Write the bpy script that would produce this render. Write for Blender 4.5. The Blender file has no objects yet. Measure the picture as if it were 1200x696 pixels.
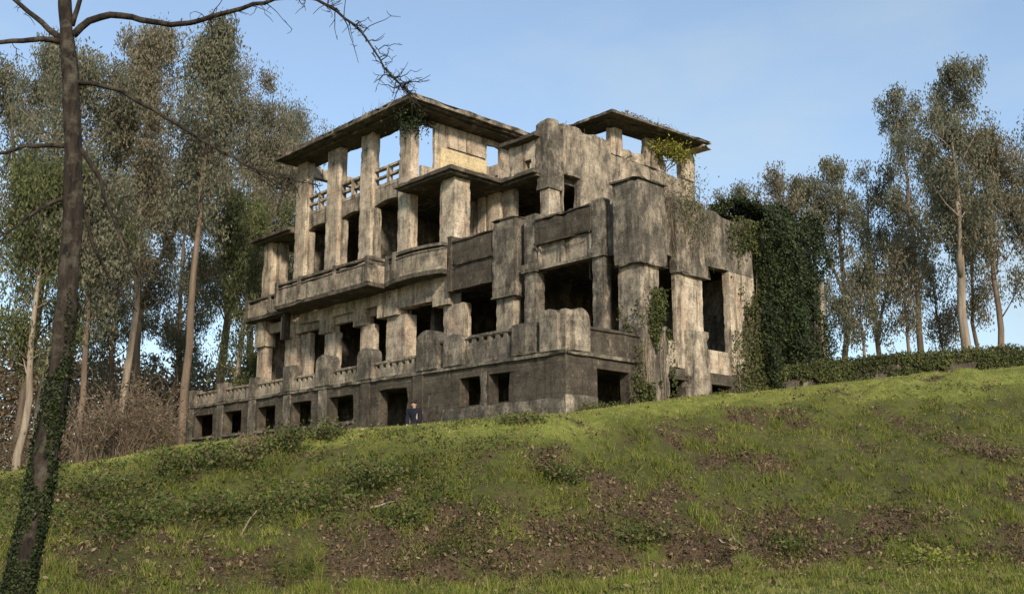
import bpy, bmesh, math, random
import numpy as np
from mathutils import Vector, noise as mnoise

# ------------------------------------------------------------------ camera, sky, sun, exposure
scene = bpy.context.scene
COL = scene.collection
CAM = np.array([22.47, -27.21, 0.0]); YAW = math.radians(43.1); PITCH = math.radians(11.605)
cam_data = bpy.data.cameras.new('camera'); cam_ob = bpy.data.objects.new('camera', cam_data); COL.objects.link(cam_ob)
cam_data.sensor_width = 36.0; cam_data.lens = 1193 / 1200 * 36.0; cam_data.clip_end = 3000; cam_data.clip_start = .1
_fw = Vector((-math.cos(YAW) * math.cos(PITCH), math.sin(YAW) * math.cos(PITCH), math.sin(PITCH)))
cam_ob.location = CAM; cam_ob.rotation_euler = _fw.to_track_quat('-Z', 'Y').to_euler()
scene.camera = cam_ob

SUN_DIR = Vector((0.84, -0.42, 0.0)).normalized()
SUN_EL = math.radians(28)
world = bpy.data.worlds.new('World'); scene.world = world; world.use_nodes = True
wn = world.node_tree.nodes; wl = world.node_tree.links; wn.clear()
w_out = wn.new('ShaderNodeOutputWorld'); w_bg = wn.new('ShaderNodeBackground'); w_sky = wn.new('ShaderNodeTexSky')
w_sky.sky_type = 'NISHITA'; w_sky.sun_disc = False; w_sky.sun_elevation = SUN_EL
w_sky.sun_rotation = math.atan2(SUN_DIR.x, SUN_DIR.y)
w_sky.air_density = 1.0; w_sky.dust_density = 0.6; w_sky.ozone_density = 2.0
# thin high cloud veil over the whole sky
w_tc = wn.new('ShaderNodeTexCoord'); w_map = wn.new('ShaderNodeMapping'); w_map.inputs['Scale'].default_value = (1.2, 1.2, 3.2)
w_no = wn.new('ShaderNodeTexNoise'); w_no.inputs['Scale'].default_value = 1.6; w_no.inputs['Detail'].default_value = 7; w_no.inputs['Roughness'].default_value = .55
w_rmp = wn.new('ShaderNodeValToRGB'); w_rmp.color_ramp.elements[0].position = .42; w_rmp.color_ramp.elements[0].color = (.24, .24, .24, 1)
w_rmp.color_ramp.elements[1].position = .70; w_rmp.color_ramp.elements[1].color = (.80, .80, .80, 1)
w_mix = wn.new('ShaderNodeMixRGB'); w_mix.inputs['Color2'].default_value = (2.75, 3.35, 3.7, 1)
wl.new(w_tc.outputs['Generated'], w_map.inputs['Vector']); wl.new(w_map.outputs['Vector'], w_no.inputs['Vector'])
wl.new(w_no.outputs['Fac'], w_rmp.inputs['Fac']); wl.new(w_rmp.outputs['Color'], w_mix.inputs['Fac'])
wl.new(w_sky.outputs['Color'], w_mix.inputs['Color1']); wl.new(w_mix.outputs['Color'], w_bg.inputs['Color'])
w_bg.inputs['Strength'].default_value = 0.118
wl.new(w_bg.outputs['Background'], w_out.inputs['Surface'])
sun_data = bpy.data.lights.new('sun', 'SUN'); sun = bpy.data.objects.new('sun', sun_data); COL.objects.link(sun)
sun_data.energy = 2.7; sun_data.angle = math.radians(7); sun_data.color = (1.0, .89, .75)
_s = Vector((SUN_DIR.x * math.cos(SUN_EL), SUN_DIR.y * math.cos(SUN_EL), math.sin(SUN_EL)))
sun.rotation_euler = _s.to_track_quat('Z', 'Y').to_euler(); sun.location = _s * 60
scene.view_settings.view_transform = 'Standard'; scene.view_settings.look = 'None'
scene.view_settings.exposure = 0.85; scene.view_settings.gamma = 1.0; scene.view_settings.use_curve_mapping = False

# ------------------------------------------------------------------ helpers
rng = np.random.default_rng(7); random.seed(7)
def nrm(v):
    return v / np.maximum(np.linalg.norm(v, axis=-1, keepdims=True), 1e-9)
def mesh_obj(name, V, F, mat, parent=None, origin=None, smooth=False):
    """V in world metres; F list of index tuples or (N,k) array. Vertices are stored relative to the thing's base."""
    V = np.asarray(V, np.float32).reshape(-1, 3)
    o0 = ORIGIN.get(parent.name, np.zeros(3)) if parent is not None else (np.zeros(3) if origin is None else np.asarray(origin, float))
    V = V - o0.astype(np.float32)
    me = bpy.data.meshes.new(name)
    if isinstance(F, np.ndarray):
        n, k = F.shape
        me.vertices.add(len(V)); me.vertices.foreach_set('co', V.ravel())
        me.loops.add(n * k); me.loops.foreach_set('vertex_index', F.astype(np.int32).ravel())
        me.polygons.add(n); me.polygons.foreach_set('loop_start', np.arange(0, n * k, k, dtype=np.int32))
        me.update(calc_edges=True)
    else:
        me.from_pydata(V.tolist(), [], F); me.update()
    if smooth: me.polygons.foreach_set('use_smooth', np.ones(len(me.polygons), bool))
    me.materials.append(mat)
    o = bpy.data.objects.new(name, me); COL.objects.link(o)
    if parent is not None: o.parent = parent
    else: o.location = o0
    ORIGIN[o.name] = o0
    return o
ORIGIN = {}
def tag(o, label=None, cat=None, group=None, kind=None):
    if label: o['label'] = label
    if cat: o['category'] = cat
    if group: o['group'] = group
    if kind: o['kind'] = kind
    return o
def thing(name, loc, label, cat, group=None):
    o = bpy.data.objects.new(name, None); COL.objects.link(o); o.location = loc; o.empty_display_size = .3
    ORIGIN[o.name] = np.asarray(loc, float)
    return tag(o, label, cat, group)

def cuts_for(vals, step):
    vals = sorted(set(round(v, 4) for v in vals)); out = [vals[0]]
    for a, b in zip(vals, vals[1:]):
        n = max(1, int(math.ceil((b - a) / step)))
        out += [a + (b - a) * i / n for i in range(1, n + 1)]
    return np.array(out)
def vox(boxes, holes=(), step=.6, amp=.012, chip=.035, erode=None):
    """Union of boxes minus holes as one watertight, slightly weathered solid. boxes: (x0,x1,y0,y1,z0,z1)."""
    allb = list(boxes) + list(holes)
    lo = [min(b[2 * i] for b in boxes) for i in range(3)]; hi = [max(b[2 * i + 1] for b in boxes) for i in range(3)]
    cs = []
    for i in range(3):
        v = [min(max(c, lo[i]), hi[i]) for b in allb for c in (b[2 * i], b[2 * i + 1])]
        cs.append(cuts_for(v, step))
    X, Y, Z = [(c[1:] + c[:-1]) / 2 for c in cs]
    gx, gy, gz = np.meshgrid(X, Y, Z, indexing='ij'); occ = np.zeros(gx.shape, bool)
    ins = lambda b: (gx > b[0]) & (gx < b[1]) & (gy > b[2]) & (gy < b[3]) & (gz > b[4]) & (gz < b[5])
    for b in boxes: occ |= ins(b)
    for b in holes: occ &= ~ins(b)
    P = np.pad(occ, 1); idx = {}; V = []; F = []
    def vid(i, j, k):
        q = idx.get((i, j, k))
        if q is None:
            p = Vector((cs[0][i], cs[1][j], cs[2][k])); q = idx[(i, j, k)] = len(V)
            blk = P[i:i + 2, j:j + 2, k:k + 2]; n = int(blk.sum())
            d = mnoise.noise_vector(p * 1.9) * amp
            if n <= 2:
                w = np.argwhere(blk).mean(0) - .5
                d = d + Vector(w * 2) * (chip * (.10 + 2.4 * max(0, mnoise.noise(p * 4.3 + Vector((9, 3, 1))) - .12)))
            if erode is not None: d = d + Vector(erode(p.x, p.y, p.z))
            V.append(tuple(p + d))
        return q
    for i, j, k in np.argwhere(occ):
        if not P[i, j + 1, k + 1]: F.append((vid(i, j, k), vid(i, j, k + 1), vid(i, j + 1, k + 1), vid(i, j + 1, k)))
        if not P[i + 2, j + 1, k + 1]: F.append((vid(i + 1, j, k), vid(i + 1, j + 1, k), vid(i + 1, j + 1, k + 1), vid(i + 1, j, k + 1)))
        if not P[i + 1, j, k + 1]: F.append((vid(i, j, k), vid(i + 1, j, k), vid(i + 1, j, k + 1), vid(i, j, k + 1)))
        if not P[i + 1, j + 2, k + 1]: F.append((vid(i, j + 1, k), vid(i, j + 1, k + 1), vid(i + 1, j + 1, k + 1), vid(i + 1, j + 1, k)))
        if not P[i + 1, j + 1, k]: F.append((vid(i, j, k), vid(i, j + 1, k), vid(i + 1, j + 1, k), vid(i + 1, j, k)))
        if not P[i + 1, j + 1, k + 2]: F.append((vid(i, j, k + 1), vid(i + 1, j, k + 1), vid(i + 1, j + 1, k + 1), vid(i, j + 1, k + 1)))
    return V, F
def prism(profile, axis, a, b):
    """profile of (u, z) points extruded along 'y' (u = x) or 'x' (u = y) from a to b."""
    n = len(profile)
    V = [((u, a, z) if axis == 'y' else (a, u, z)) for u, z in profile] + [((u, b, z) if axis == 'y' else (b, u, z)) for u, z in profile]
    F = [tuple(range(n)), tuple(range(2 * n - 1, n - 1, -1))] + [(i, i + n, (i + 1) % n + n, (i + 1) % n) for i in range(n)]
    return V, F
def join(*ms):
    V, F = [], []
    for v, f in ms:
        o = len(V); V += list(v); F += [tuple(i + o for i in q) for q in f]
    return V, F
def tube(pts, radii, sides=6):
    P = np.asarray(pts, float); n = len(P); T = nrm(np.gradient(P, axis=0)); V = []; F = []
    up = np.array([0, 0, 1.]) if abs(T[0, 2]) < .9 else np.array([1., 0, 0])
    for i in range(n):
        a = nrm(np.cross(T[i], up)); b = np.cross(T[i], a)
        for k in range(sides):
            t = 2 * math.pi * k / sides; V.append(P[i] + radii[i] * (a * math.cos(t) + b * math.sin(t)))
    for i in range(n - 1):
        for k in range(sides):
            F.append((i * sides + k, i * sides + (k + 1) % sides, (i + 1) * sides + (k + 1) % sides, (i + 1) * sides + k))
    F.append(tuple(range(sides))[::-1]); F.append(tuple(range((n - 1) * sides, n * sides)))
    return V, F
def smooth_line(pts, n):
    P = np.asarray(pts, float); s = np.r_[0, np.cumsum(np.linalg.norm(np.diff(P, axis=0), axis=1))]
    t = np.linspace(0, s[-1], n); Q = np.stack([np.interp(t, s, P[:, i]) for i in range(3)], 1)
    for _ in range(2): Q[1:-1] = (Q[:-2] + 2 * Q[1:-1] + Q[2:]) / 4
    return Q
def leaves(C, D, N, L, Wd):
    """pointed leaf quads: centres C, long axis D, normal N, length L, width Wd -> V, F arrays"""
    D = nrm(D); S = nrm(np.cross(D, N)); n = len(C)
    L = np.broadcast_to(L, n)[:, None]; Wd = np.broadcast_to(Wd, n)[:, None]
    V = np.stack([C - D * L * .5, C + S * Wd * .5 - D * L * .08, C + D * L * .5, C - S * Wd * .5 - D * L * .08], 1).reshape(-1, 3)
    return V, np.arange(4 * n).reshape(n, 4)
def rdir(n, g=rng):
    return nrm(g.normal(size=(n, 3)))

# ------------------------------------------------------------------ materials
def new_mat(name):
    m = bpy.data.materials.new(name); m.use_nodes = True; nt = m.node_tree; nt.nodes.clear()
    o = nt.nodes.new('ShaderNodeOutputMaterial'); b = nt.nodes.new('ShaderNodeBsdfPrincipled')
    nt.links.new(b.outputs['BSDF'], o.inputs['Surface']); b.inputs['Roughness'].default_value = .9
    b.inputs['Specular IOR Level'].default_value = .2
    return m, nt, b
def n_noise(nt, vec, scale, detail=5, rough=.55):
    n = nt.nodes.new('ShaderNodeTexNoise'); n.inputs['Scale'].default_value = scale; n.inputs['Detail'].default_value = detail
    n.inputs['Roughness'].default_value = rough; nt.links.new(vec, n.inputs['Vector']); return n.outputs['Fac']
def n_map(nt, vec, scale):
    n = nt.nodes.new('ShaderNodeMapping'); n.inputs['Scale'].default_value = scale; nt.links.new(vec, n.inputs['Vector']); return n.outputs['Vector']
def n_ramp(nt, fac, lo, hi, a=0., b=1.):
    n = nt.nodes.new('ShaderNodeMapRange'); n.inputs['From Min'].default_value = lo; n.inputs['From Max'].default_value = hi
    n.inputs['To Min'].default_value = a; n.inputs['To Max'].default_value = b; nt.links.new(fac, n.inputs['Value']); return n.outputs['Result']
def n_mix(nt, fac, c1, c2, mode='MIX'):
    n = nt.nodes.new('ShaderNodeMixRGB'); n.blend_type = mode
    for s, v in (('Fac', fac), ('Color1', c1), ('Color2', c2)):
        if isinstance(v, (int, float)): n.inputs[s].default_value = v
        elif isinstance(v, tuple): n.inputs[s].default_value = (*v, 1)
        else: nt.links.new(v, n.inputs[s])
    return n.outputs['Color']
def n_math(nt, op, a, b):
    n = nt.nodes.new('ShaderNodeMath'); n.operation = op
    for i, v in enumerate((a, b)):
        if isinstance(v, (int, float)): n.inputs[i].default_value = v
        else: nt.links.new(v, n.inputs[i])
    return n.outputs[0]
def n_bump(nt, b, h, strength, dist):
    n = nt.nodes.new('ShaderNodeBump'); n.inputs['Strength'].default_value = strength; n.inputs['Distance'].default_value = dist
    nt.links.new(h, n.inputs['Height']); nt.links.new(n.outputs['Normal'], b.inputs['Normal'])
def concrete(name, age, pale=((.53, .44, .32), (.36, .295, .21)), old=((.140, .119, .092), (.064, .055, .042)), rust=.0, streak=.7, soft=.12):
    """cast concrete: pale where the wash survives, brown-black where lichen and soot took over; age = share of the latter"""
    m, nt, b = new_mat(name); g = nt.nodes.new('ShaderNodeNewGeometry'); P = g.outputs['Position']
    cp = n_mix(nt, n_ramp(nt, n_noise(nt, P, 1.1, 7, .65), .38, .62), pale[1], pale[0])
    if rust:
        cp = n_mix(nt, n_math(nt, 'MULTIPLY', n_ramp(nt, n_noise(nt, n_map(nt, P, (1.3, 1.3, .8)), 1.1, 7, .7), .50, .62), rust), cp, (.42, .23, .14))
    co = n_mix(nt, n_ramp(nt, n_noise(nt, P, 1.7, 8, .7), .40, .62), old[1], old[0])
    co = n_mix(nt, n_ramp(nt, n_noise(nt, P, 5.5, 6, .75), .57, .66, 0, .55), co, (.24, .20, .15))          # pale lichen flecks
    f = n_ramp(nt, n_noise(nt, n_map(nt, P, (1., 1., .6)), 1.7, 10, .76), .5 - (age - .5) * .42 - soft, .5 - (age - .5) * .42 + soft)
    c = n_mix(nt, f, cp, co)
    st = n_ramp(nt, n_noise(nt, n_map(nt, P, (3.4, 3.4, .35)), 1., 8, .74), .52, .64)                        # rain streaks
    c = n_mix(nt, n_math(nt, 'MULTIPLY', st, streak), c, (.035, .029, .022))
    pit = n_ramp(nt, n_noise(nt, P, 6.5, 8, .8), .56, .62)
    c = n_mix(nt, n_math(nt, 'MULTIPLY', pit, .55), c, (.045, .037, .028))
    c = n_mix(nt, 1.0, c, n_ramp(nt, n_noise(nt, P, 14, 5, .75), .32, .68, .68, 1.26), 'MULTIPLY')
    sx = nt.nodes.new('ShaderNodeSeparateXYZ'); nt.links.new(g.outputs['True Normal'], sx.inputs[0])
    up = n_math(nt, 'MULTIPLY', n_ramp(nt, sx.outputs['Z'], .6, .9), n_ramp(nt, n_noise(nt, P, 2.2, 5, .6), .35, .55))
    c = n_mix(nt, n_math(nt, 'MULTIPLY', up, .8), c, (.05, .052, .03))                                       # moss on ledges
    nt.links.new(c, b.inputs['Base Color'])
    w = nt.nodes.new('ShaderNodeTexWave'); w.bands_direction = 'Z'; w.inputs['Scale'].default_value = .62; w.inputs['Distortion'].default_value = .35
    w.inputs['Detail'].default_value = 2; nt.links.new(P, w.inputs['Vector'])
    brd = n_ramp(nt, w.outputs['Fac'], 0., .06)                                                              # formwork joints
    nt.links.new(n_mix(nt, 1., c, n_ramp(nt, w.outputs['Fac'], .0, .05, .86, 1.), 'MULTIPLY'), b.inputs['Base Color'])
    h = n_math(nt, 'ADD', n_noise(nt, P, 11, 7, .78), n_math(nt, 'MULTIPLY', brd, .10))
    n_bump(nt, b, h, .75, .03)
    return m
M_DARK = concrete('concrete_dark', .95, old=((.105, .085, .061), (.048, .039, .028)))
M_GREY = concrete('concrete_grey', .72)
M_WALL = concrete('concrete_wall', .52, rust=.15, streak=.8)
M_PALE = concrete('concrete_pale', .36, pale=((.62, .515, .375), (.43, .35, .25)), rust=.4, streak=.8)
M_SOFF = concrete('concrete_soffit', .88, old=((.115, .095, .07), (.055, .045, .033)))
M_PLAST = concrete('fresh_plaster', .02, pale=((.62, .49, .28), (.54, .42, .235)), streak=.3)
M_INNER = concrete('concrete_inner', .75)

def leaf_mat(name, cols, rough=.55, trans=.25):
    m, nt, b = new_mat(name); g = nt.nodes.new('ShaderNodeNewGeometry')
    r = nt.nodes.new('ShaderNodeValToRGB'); r.color_ramp.interpolation = 'LINEAR'
    els = r.color_ramp.elements
    for i, c in enumerate(cols):
        e = els[i] if i < 2 else els.new(1.0)
        e.position = i / (len(cols) - 1); e.color = (*c, 1)
    nt.links.new(g.outputs['Random Per Island'], r.inputs['Fac'])
    c = n_mix(nt, 1.0, r.outputs['Color'], n_ramp(nt, n_noise(nt, g.outputs['Position'], .8, 3), .3, .7, .7, 1.3), 'MULTIPLY')
    nt.links.new(c, b.inputs['Base Color']); b.inputs['Roughness'].default_value = rough; b.inputs['Specular IOR Level'].default_value = .12
    if trans:
        t = nt.nodes.new('ShaderNodeBsdfTranslucent'); nt.links.new(c, t.inputs['Color'])
        mx = nt.nodes.new('ShaderNodeMixShader'); mx.inputs['Fac'].default_value = trans
        o = [n for n in nt.nodes if n.type == 'OUTPUT_MATERIAL'][0]
        nt.links.new(b.outputs['BSDF'], mx.inputs[1]); nt.links.new(t.outputs['BSDF'], mx.inputs[2]); nt.links.new(mx.outputs['Shader'], o.inputs['Surface'])
    return m
def bark_mat(name, c1, c2, c3, sc=(6, 6, 1.2)):
    m, nt, b = new_mat(name); g = nt.nodes.new('ShaderNodeNewGeometry'); P = g.outputs['Position']
    a = n_noise(nt, n_map(nt, P, sc), 1., 6, .65)
    c = n_mix(nt, n_ramp(nt, a, .36, .64), c1, c2)
    c = n_mix(nt, n_ramp(nt, n_noise(nt, P, 5, 5, .7), .5, .66, 0, .7), c, c3)
    nt.links.new(c, b.inputs['Base Color']); n_bump(nt, b, a, .8, .04)
    return m
M_IVY = leaf_mat('ivy_leaf', [(.007, .012, .0045), (.016, .024, .008), (.030, .041, .013), (.058, .066, .022)], .5, .1)
M_IVYL = leaf_mat('ivy_leaf_light', [(.02, .03, .010), (.042, .056, .016), (.075, .085, .024), (.12, .105, .04)], .5, .2)
M_YEL = leaf_mat('yellow_leaf', [(.16, .17, .03), (.28, .27, .05), (.22, .19, .05)], .55, .3)
M_EUC = leaf_mat('eucalyptus_leaf', [(.08, .095, .06), (.13, .14, .085), (.185, .185, .115), (.24, .215, .15), (.14, .12, .08)], .5, .4)  # greyed, lightened leaf colours: slight distance haze is put into the colour
M_EUC2 = leaf_mat('eucalyptus_leaf_brown', [(.105, .105, .065), (.16, .15, .095), (.22, .19, .125), (.27, .21, .14)], .5, .4)  # browner mix, paled for the same painted-in haze
M_GREEN = leaf_mat('fresh_leaf', [(.06, .075, .03), (.105, .115, .045), (.15, .15, .065)], .5, .3)
M_DEAD = leaf_mat('dead_leaf', [(.030, .019, .010), (.070, .043, .022), (.125, .080, .043), (.28, .205, .125), (.055, .034, .019)], .85, .1)
M_RUSS = leaf_mat('russet_twig_leaf', [(.095, .062, .038), (.16, .11, .068), (.21, .155, .10), (.085, .078, .04)], .8, .2)
M_GRASS = leaf_mat('grass_blade', [(.045, .072, .009), (.10, .138, .018), (.165, .195, .029), (.235, .228, .05), (.25, .20, .09)], .75, .25)
M_GRASSY = leaf_mat('lawn_blade', [(.16, .185, .038), (.24, .255, .056), (.34, .335, .088), (.42, .37, .15)], .75, .3)
M_STRAW = leaf_mat('straw', [(.07, .05, .025), (.13, .105, .045), (.22, .18, .085), (.33, .27, .15), (.10, .10, .025)], .85, .2)
M_WEED = leaf_mat('weed_leaf', [(.024, .042, .010), (.052, .078, .017), (.09, .115, .026), (.14, .135, .045), (.12, .085, .045)], .5, .2)
M_BARK = bark_mat('dark_bark', (.010, .008, .006), (.045, .033, .023), (.10, .085, .06), (14, 14, 3.5))
M_PBARK = bark_mat('pale_bark', (.16, .125, .09), (.34, .275, .205), (.22, .185, .145), (5, 5, .5))
M_RBARK = bark_mat('red_bark', (.10, .072, .05), (.21, .15, .105), (.15, .12, .09), (5, 5, .5))
M_TWIG = bark_mat('twig_bark', (.10, .075, .05), (.23, .17, .115), (.18, .145, .105), (9, 9, 3))
# ------------------------------------------------------------------ terrain
RT = np.array([math.sin(YAW), math.cos(YAW)]); FH = np.array([-math.cos(YAW), math.sin(YAW)])
def _vn(ix, iy, s):
    h = np.sin(ix * 127.1 + iy * 311.7 + s * 74.7) * 43758.5453
    return h - np.floor(h)
def vnoise(x, y, s=0):
    ix, iy = np.floor(x), np.floor(y); fx, fy = x - ix, y - iy
    fx = fx * fx * (3 - 2 * fx); fy = fy * fy * (3 - 2 * fy)
    a = _vn(ix, iy, s); b = _vn(ix + 1, iy, s); c = _vn(ix, iy + 1, s); d = _vn(ix + 1, iy + 1, s)
    return (a * (1 - fx) + b * fx) * (1 - fy) + (c * (1 - fx) + d * fx) * fy
def fbm(x, y, s=0, o=4):
    t = 0; a = .5
    for i in range(o):
        t = t + a * vnoise(x * 2 ** i + i * 17.3, y * 2 ** i - i * 9.1, s + i); a *= .5
    return t
# terrain: bearing (side / ahead of the viewpoint) -> crest and toe of the bank, plateau behind it
BR = (np.array([-400, 0, 100, 213, 400, 600, 663, 752, 870, 1000, 1200, 1600]) - 600) / 1218.
CR_S = (593 - np.array([566, 554, 543, 521, 504, 488, 484, 472, 460, 447, 430, 413])) / 1218.
CR_D = np.array([33, 33, 33, 33, 31, 30.5, 31, 33, 38, 41, 44, 46.])
TO_D = np.array([19, 20, 20.5, 21, 22, 23, 23.5, 24, 24, 24, 24, 24.])
TO_Z = np.array([-1.75, -1.75, -1.75, -1.75, -1.7, -1.6, -1.55, -1.45, -1.4, -1.4, -1.4, -1.4])
PL_Z = np.array([.8, 1.0, 1.5, 1.8, 2.0, 2.0, 2.4, 3.2, 4.3, 5.0, 5.9, 6.5])
def sstep(t):
    t = np.clip(t, 0, 1); return t * t * (3 - 2 * t)
def ground_rd(r, d):
    r = np.asarray(r, float); d = np.asarray(d, float)
    u = r / np.maximum(d, 6.0)
    cd = np.interp(u, BR, CR_D); cz = np.interp(u, BR, CR_S) * cd
    td = np.interp(u, BR, TO_D); tz = np.interp(u, BR, TO_Z); pz = np.interp(u, BR, PL_Z)
    t = np.clip((d - td) / (cd - td), 0, 1)
    h = 1 - (1 - t) ** 1.3
    h = np.where(t < .12, h * sstep(t / .12 * .5 + .5) , h)
    z = tz + (cz - tz) * h
    z = np.where(d < td, -1.6 + (tz + 1.6) * sstep(d / td), z)
    e = d - cd
    z = np.where(e > 0, cz + (pz - cz) * sstep(e / 4.), z)
    w = sstep((d - td + 3) / 4) * sstep((cd - d + .5) / 3)          # lumps only on the bank itself
    z = z + w * ((fbm(r * .45, d * .45, 3) - .47) * .8 + (fbm(r * 1.25, d * 1.25, 8, 4) - .46) * .5 + (fbm(r * 3.2, d * 3.2, 15, 3) - .43) * .30)
    z = z + (fbm(r * .9, d * .9, 21, 3) - .44) * .06
    return z
def ground_z(x, y):
    dx = np.asarray(x, float) - CAM[0]; dy = np.asarray(y, float) - CAM[1]
    return ground_rd(dx * RT[0] + dy * RT[1], dx * FH[0] + dy * FH[1])
def at_rd(r, d):
    """metres to the side of / ahead of the viewpoint -> world x, y"""
    return CAM[0] + RT[0] * r + FH[0] * d, CAM[1] + RT[1] * r + FH[1] * d
# patches of dead bracken and leaf litter on the bank: side, ahead, half-widths, strength
LITTER = [(2.5, 24.2, 6.0, 1.7, 1.), (6.1, 25.6, 3.8, 1.5, 1.), (9.0, 26.3, 2.2, 1.0, .8), (-1.6, 22.9, 3.6, 1.2, .85),
          (-9.2, 23.3, 2.3, 1.6, .55), (-10.6, 26, 1.7, 1.4, .4), (4.0, 30.2, 2.0, .55, .75), (6.3, 29.2, 2.6, .6, .7),
          (14.4, 30.9, 1.4, .8, .9), (13.8, 28.4, 1.4, .7, .7), (-3.3, 25.4, 1.5, .7, .6), (.9, 27.4, 1.2, .5, .55),
          (11.5, 37.0, 2.0, .35, .5), (-6.5, 22.0, 3.0, 1.3, .5), (2.2, 26.3, 1.5, .9, .7), (10.6, 25.0, 1.5, .6, .6), (-7.2, 28.3, .8, .4, .5)]
def litter(r, d):
    m = np.zeros_like(r)
    jr = (fbm(r * .7, d * .7, 31, 5) - .47) * 3.6; jd = (fbm(r * .7, d * .7, 47, 5) - .47) * 3.0
    for a, b, ra, rb, s in LITTER:
        q = ((r + jr - a) / ra) ** 2 + ((d + jd - b) / rb) ** 2
        m = np.maximum(m, s * np.clip(1.35 - q, 0, 1))
    m = np.maximum(m, np.clip((fbm(r * .55, d * .55, 201, 5) - .55) * 4, 0, .55) * (d > 22) * (d < np.interp(r / d, BR, CR_D) - 2.5))
    return np.clip(m * (-1.1 + 4.0 * fbm(r * 1.3, d * 1.3, 61, 5)), 0, 1)
def lawn_mask(r, d):
    cd = np.interp(r / np.maximum(d, 6), BR, CR_D); w = 3.6 + 4.0 * np.clip((r - 4) / 10, 0, 1) + (fbm(r * .6, d * .6, 301) - .47) * 3.
    return np.clip((d - cd + w) / 2.2, 0, 1) ** 1.3 + np.clip((np.interp(r / np.maximum(d, 6), BR, TO_D) + .8 - d) / .8, 0, 1) * np.clip(r / 2, 0, 1) * .45
def axis_steps(*seg):
    out = []
    for a, b, s in seg: out += list(np.arange(a, b, s))
    return np.array(out + [seg[-1][1]])
gr = axis_steps((-900, -200, 100), (-200, -60, 14), (-60, -20, 2.), (-20, 27, .22), (27, 70, 2.), (70, 200, 14), (200, 900, 100))
gd = axis_steps((-300, -40, 40), (-40, 10, 4.), (10, 18, 1.), (18, 46, .2), (46, 80, 1.2), (80, 200, 12), (200, 1500, 130))
R_, D_ = np.meshgrid(gr, gd, indexing='ij')
Zg = ground_rd(R_, D_)
Xg, Yg = at_rd(R_, D_)
nr, nd = R_.shape
ii = np.arange(nr * nd).reshape(nr, nd)
Fg = np.stack([ii[:-1, :-1], ii[1:, :-1], ii[1:, 1:], ii[:-1, 1:]], -1).reshape(-1, 4)
def ground_material():
    m, nt, b = new_mat('turf'); g = nt.nodes.new('ShaderNodeNewGeometry'); P = g.outputs['Position']
    at = nt.nodes.new('ShaderNodeAttribute'); at.attribute_name = 'litter'
    gcol = n_mix(nt, n_ramp(nt, n_noise(nt, P, .7, 6, .6), .35, .65), (.055, .068, .012), (.115, .13, .021))
    gcol = n_mix(nt, n_ramp(nt, n_noise(nt, P, 6, 5, .7), .42, .60, 0, .8), gcol, (.065, .048, .026))
    al = nt.nodes.new('ShaderNodeAttribute'); al.attribute_name = 'lawn'
    gcol = n_mix(nt, al.outputs['Fac'], gcol, n_mix(nt, n_ramp(nt, n_noise(nt, P, 3., 6, .7), .4, .62), (.125, .145, .028), (.215, .225, .05)))
    bcol = n_mix(nt, n_ramp(nt, n_noise(nt, P, 5, 6, .75), .35, .65), (.032, .021, .012), (.105, .070, .040))
    bcol = n_mix(nt, n_ramp(nt, n_noise(nt, P, 19, 4, .7), .5, .68, 0, .8), bcol, (.19, .135, .08))
    f = n_ramp(nt, n_math(nt, 'ADD', at.outputs['Fac'], n_math(nt, 'MULTIPLY', n_math(nt, 'SUBTRACT', n_noise(nt, P, 3.4, 8, .78), .5), 1.6)), .15, .75)
    nt.links.new(n_mix(nt, f, gcol, bcol), b.inputs['Base Color'])
    n_bump(nt, b, n_noise(nt, P, 12, 6, .75), 1., .08)
    return m
M_TURF = ground_material()
ground = mesh_obj('ground', np.stack([Xg, Yg, Zg], -1), Fg, M_TURF, smooth=True); tag(ground, 'grassy bank and lawn rising to the ruin', 'ground', kind='structure')
_a = ground.data.attributes.new('litter', 'FLOAT', 'POINT'); _a.data.foreach_set('value', litter(R_, D_).astype(np.float32).ravel())
_a = ground.data.attributes.new('lawn', 'FLOAT', 'POINT'); _a.data.foreach_set('value', np.clip(lawn_mask(R_, D_), 0, 1).astype(np.float32).ravel())

# ------------------------------------------------------------------ the ruined building
B0 = (-13.0, 2.0, 2.2)
BLD = thing('ruined_building', B0, 'weathered concrete ruin with empty openings, long terrace and two roofed towers', 'building')
def part(name, m, mat, parent=BLD):
    return mesh_obj(name, m[0], m[1], mat, parent)
def ragged(zt, amt, f=1.3):
    """broken top edge: lowers vertices near height zt"""
    return lambda x, y, z: (0, 0, -amt * max(0, mnoise.noise(Vector((x * f, y * f, 4.2))) + .35) if z > zt - .03 else 0)
YF = -3.83
# --- basement under the terrace
WIN = [(-25.8, -23.9), (-22.72, -21.05), (-19.55, -18.0), (-16.6, -15.05), (-13.65, -11.93)]
holes = [(a, b, -5, -3, 3.38, 4.42) for a, b in WIN] + [(-10.15, -8.37, -5, -3, 1.5, 4.42), (-5.25, -4.17, -5, -3, 3.47, 4.47), (-3.68, -2.68, -5, -3, 3.47, 4.47)]
tw = part('terrace_wall', vox([(-27.2, 0, YF, -3.38, 1.2, 4.87), (-27.2, -26.8, YF, .6, 1.2, 4.87), (-.42, 0, YF, 7.1, 1.2, 4.87)],
     holes + [(-1, 1, -2.33, -.72, 2.6, 4.45), (-1, 1, 1.45, 2.4, 2.6, 4.45), (-1, 1, 4.0, 5.24, 2.6, 4.45)], .5), M_DARK)
part('terrace_floor', vox([(-26.8, -.43, -3.37, .4, 4.62, 4.86)], step=3), M_GREY)
part('cellar_back_wall', vox([(-26.7, -3.42, -1.3, -1.0, 1.2, 4.6)], step=3), M_INNER)
part('cellar_back_wall', vox([(-3.4, -3.1, -.95, 7., 1.2, 4.6)], step=3), M_INNER)
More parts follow.
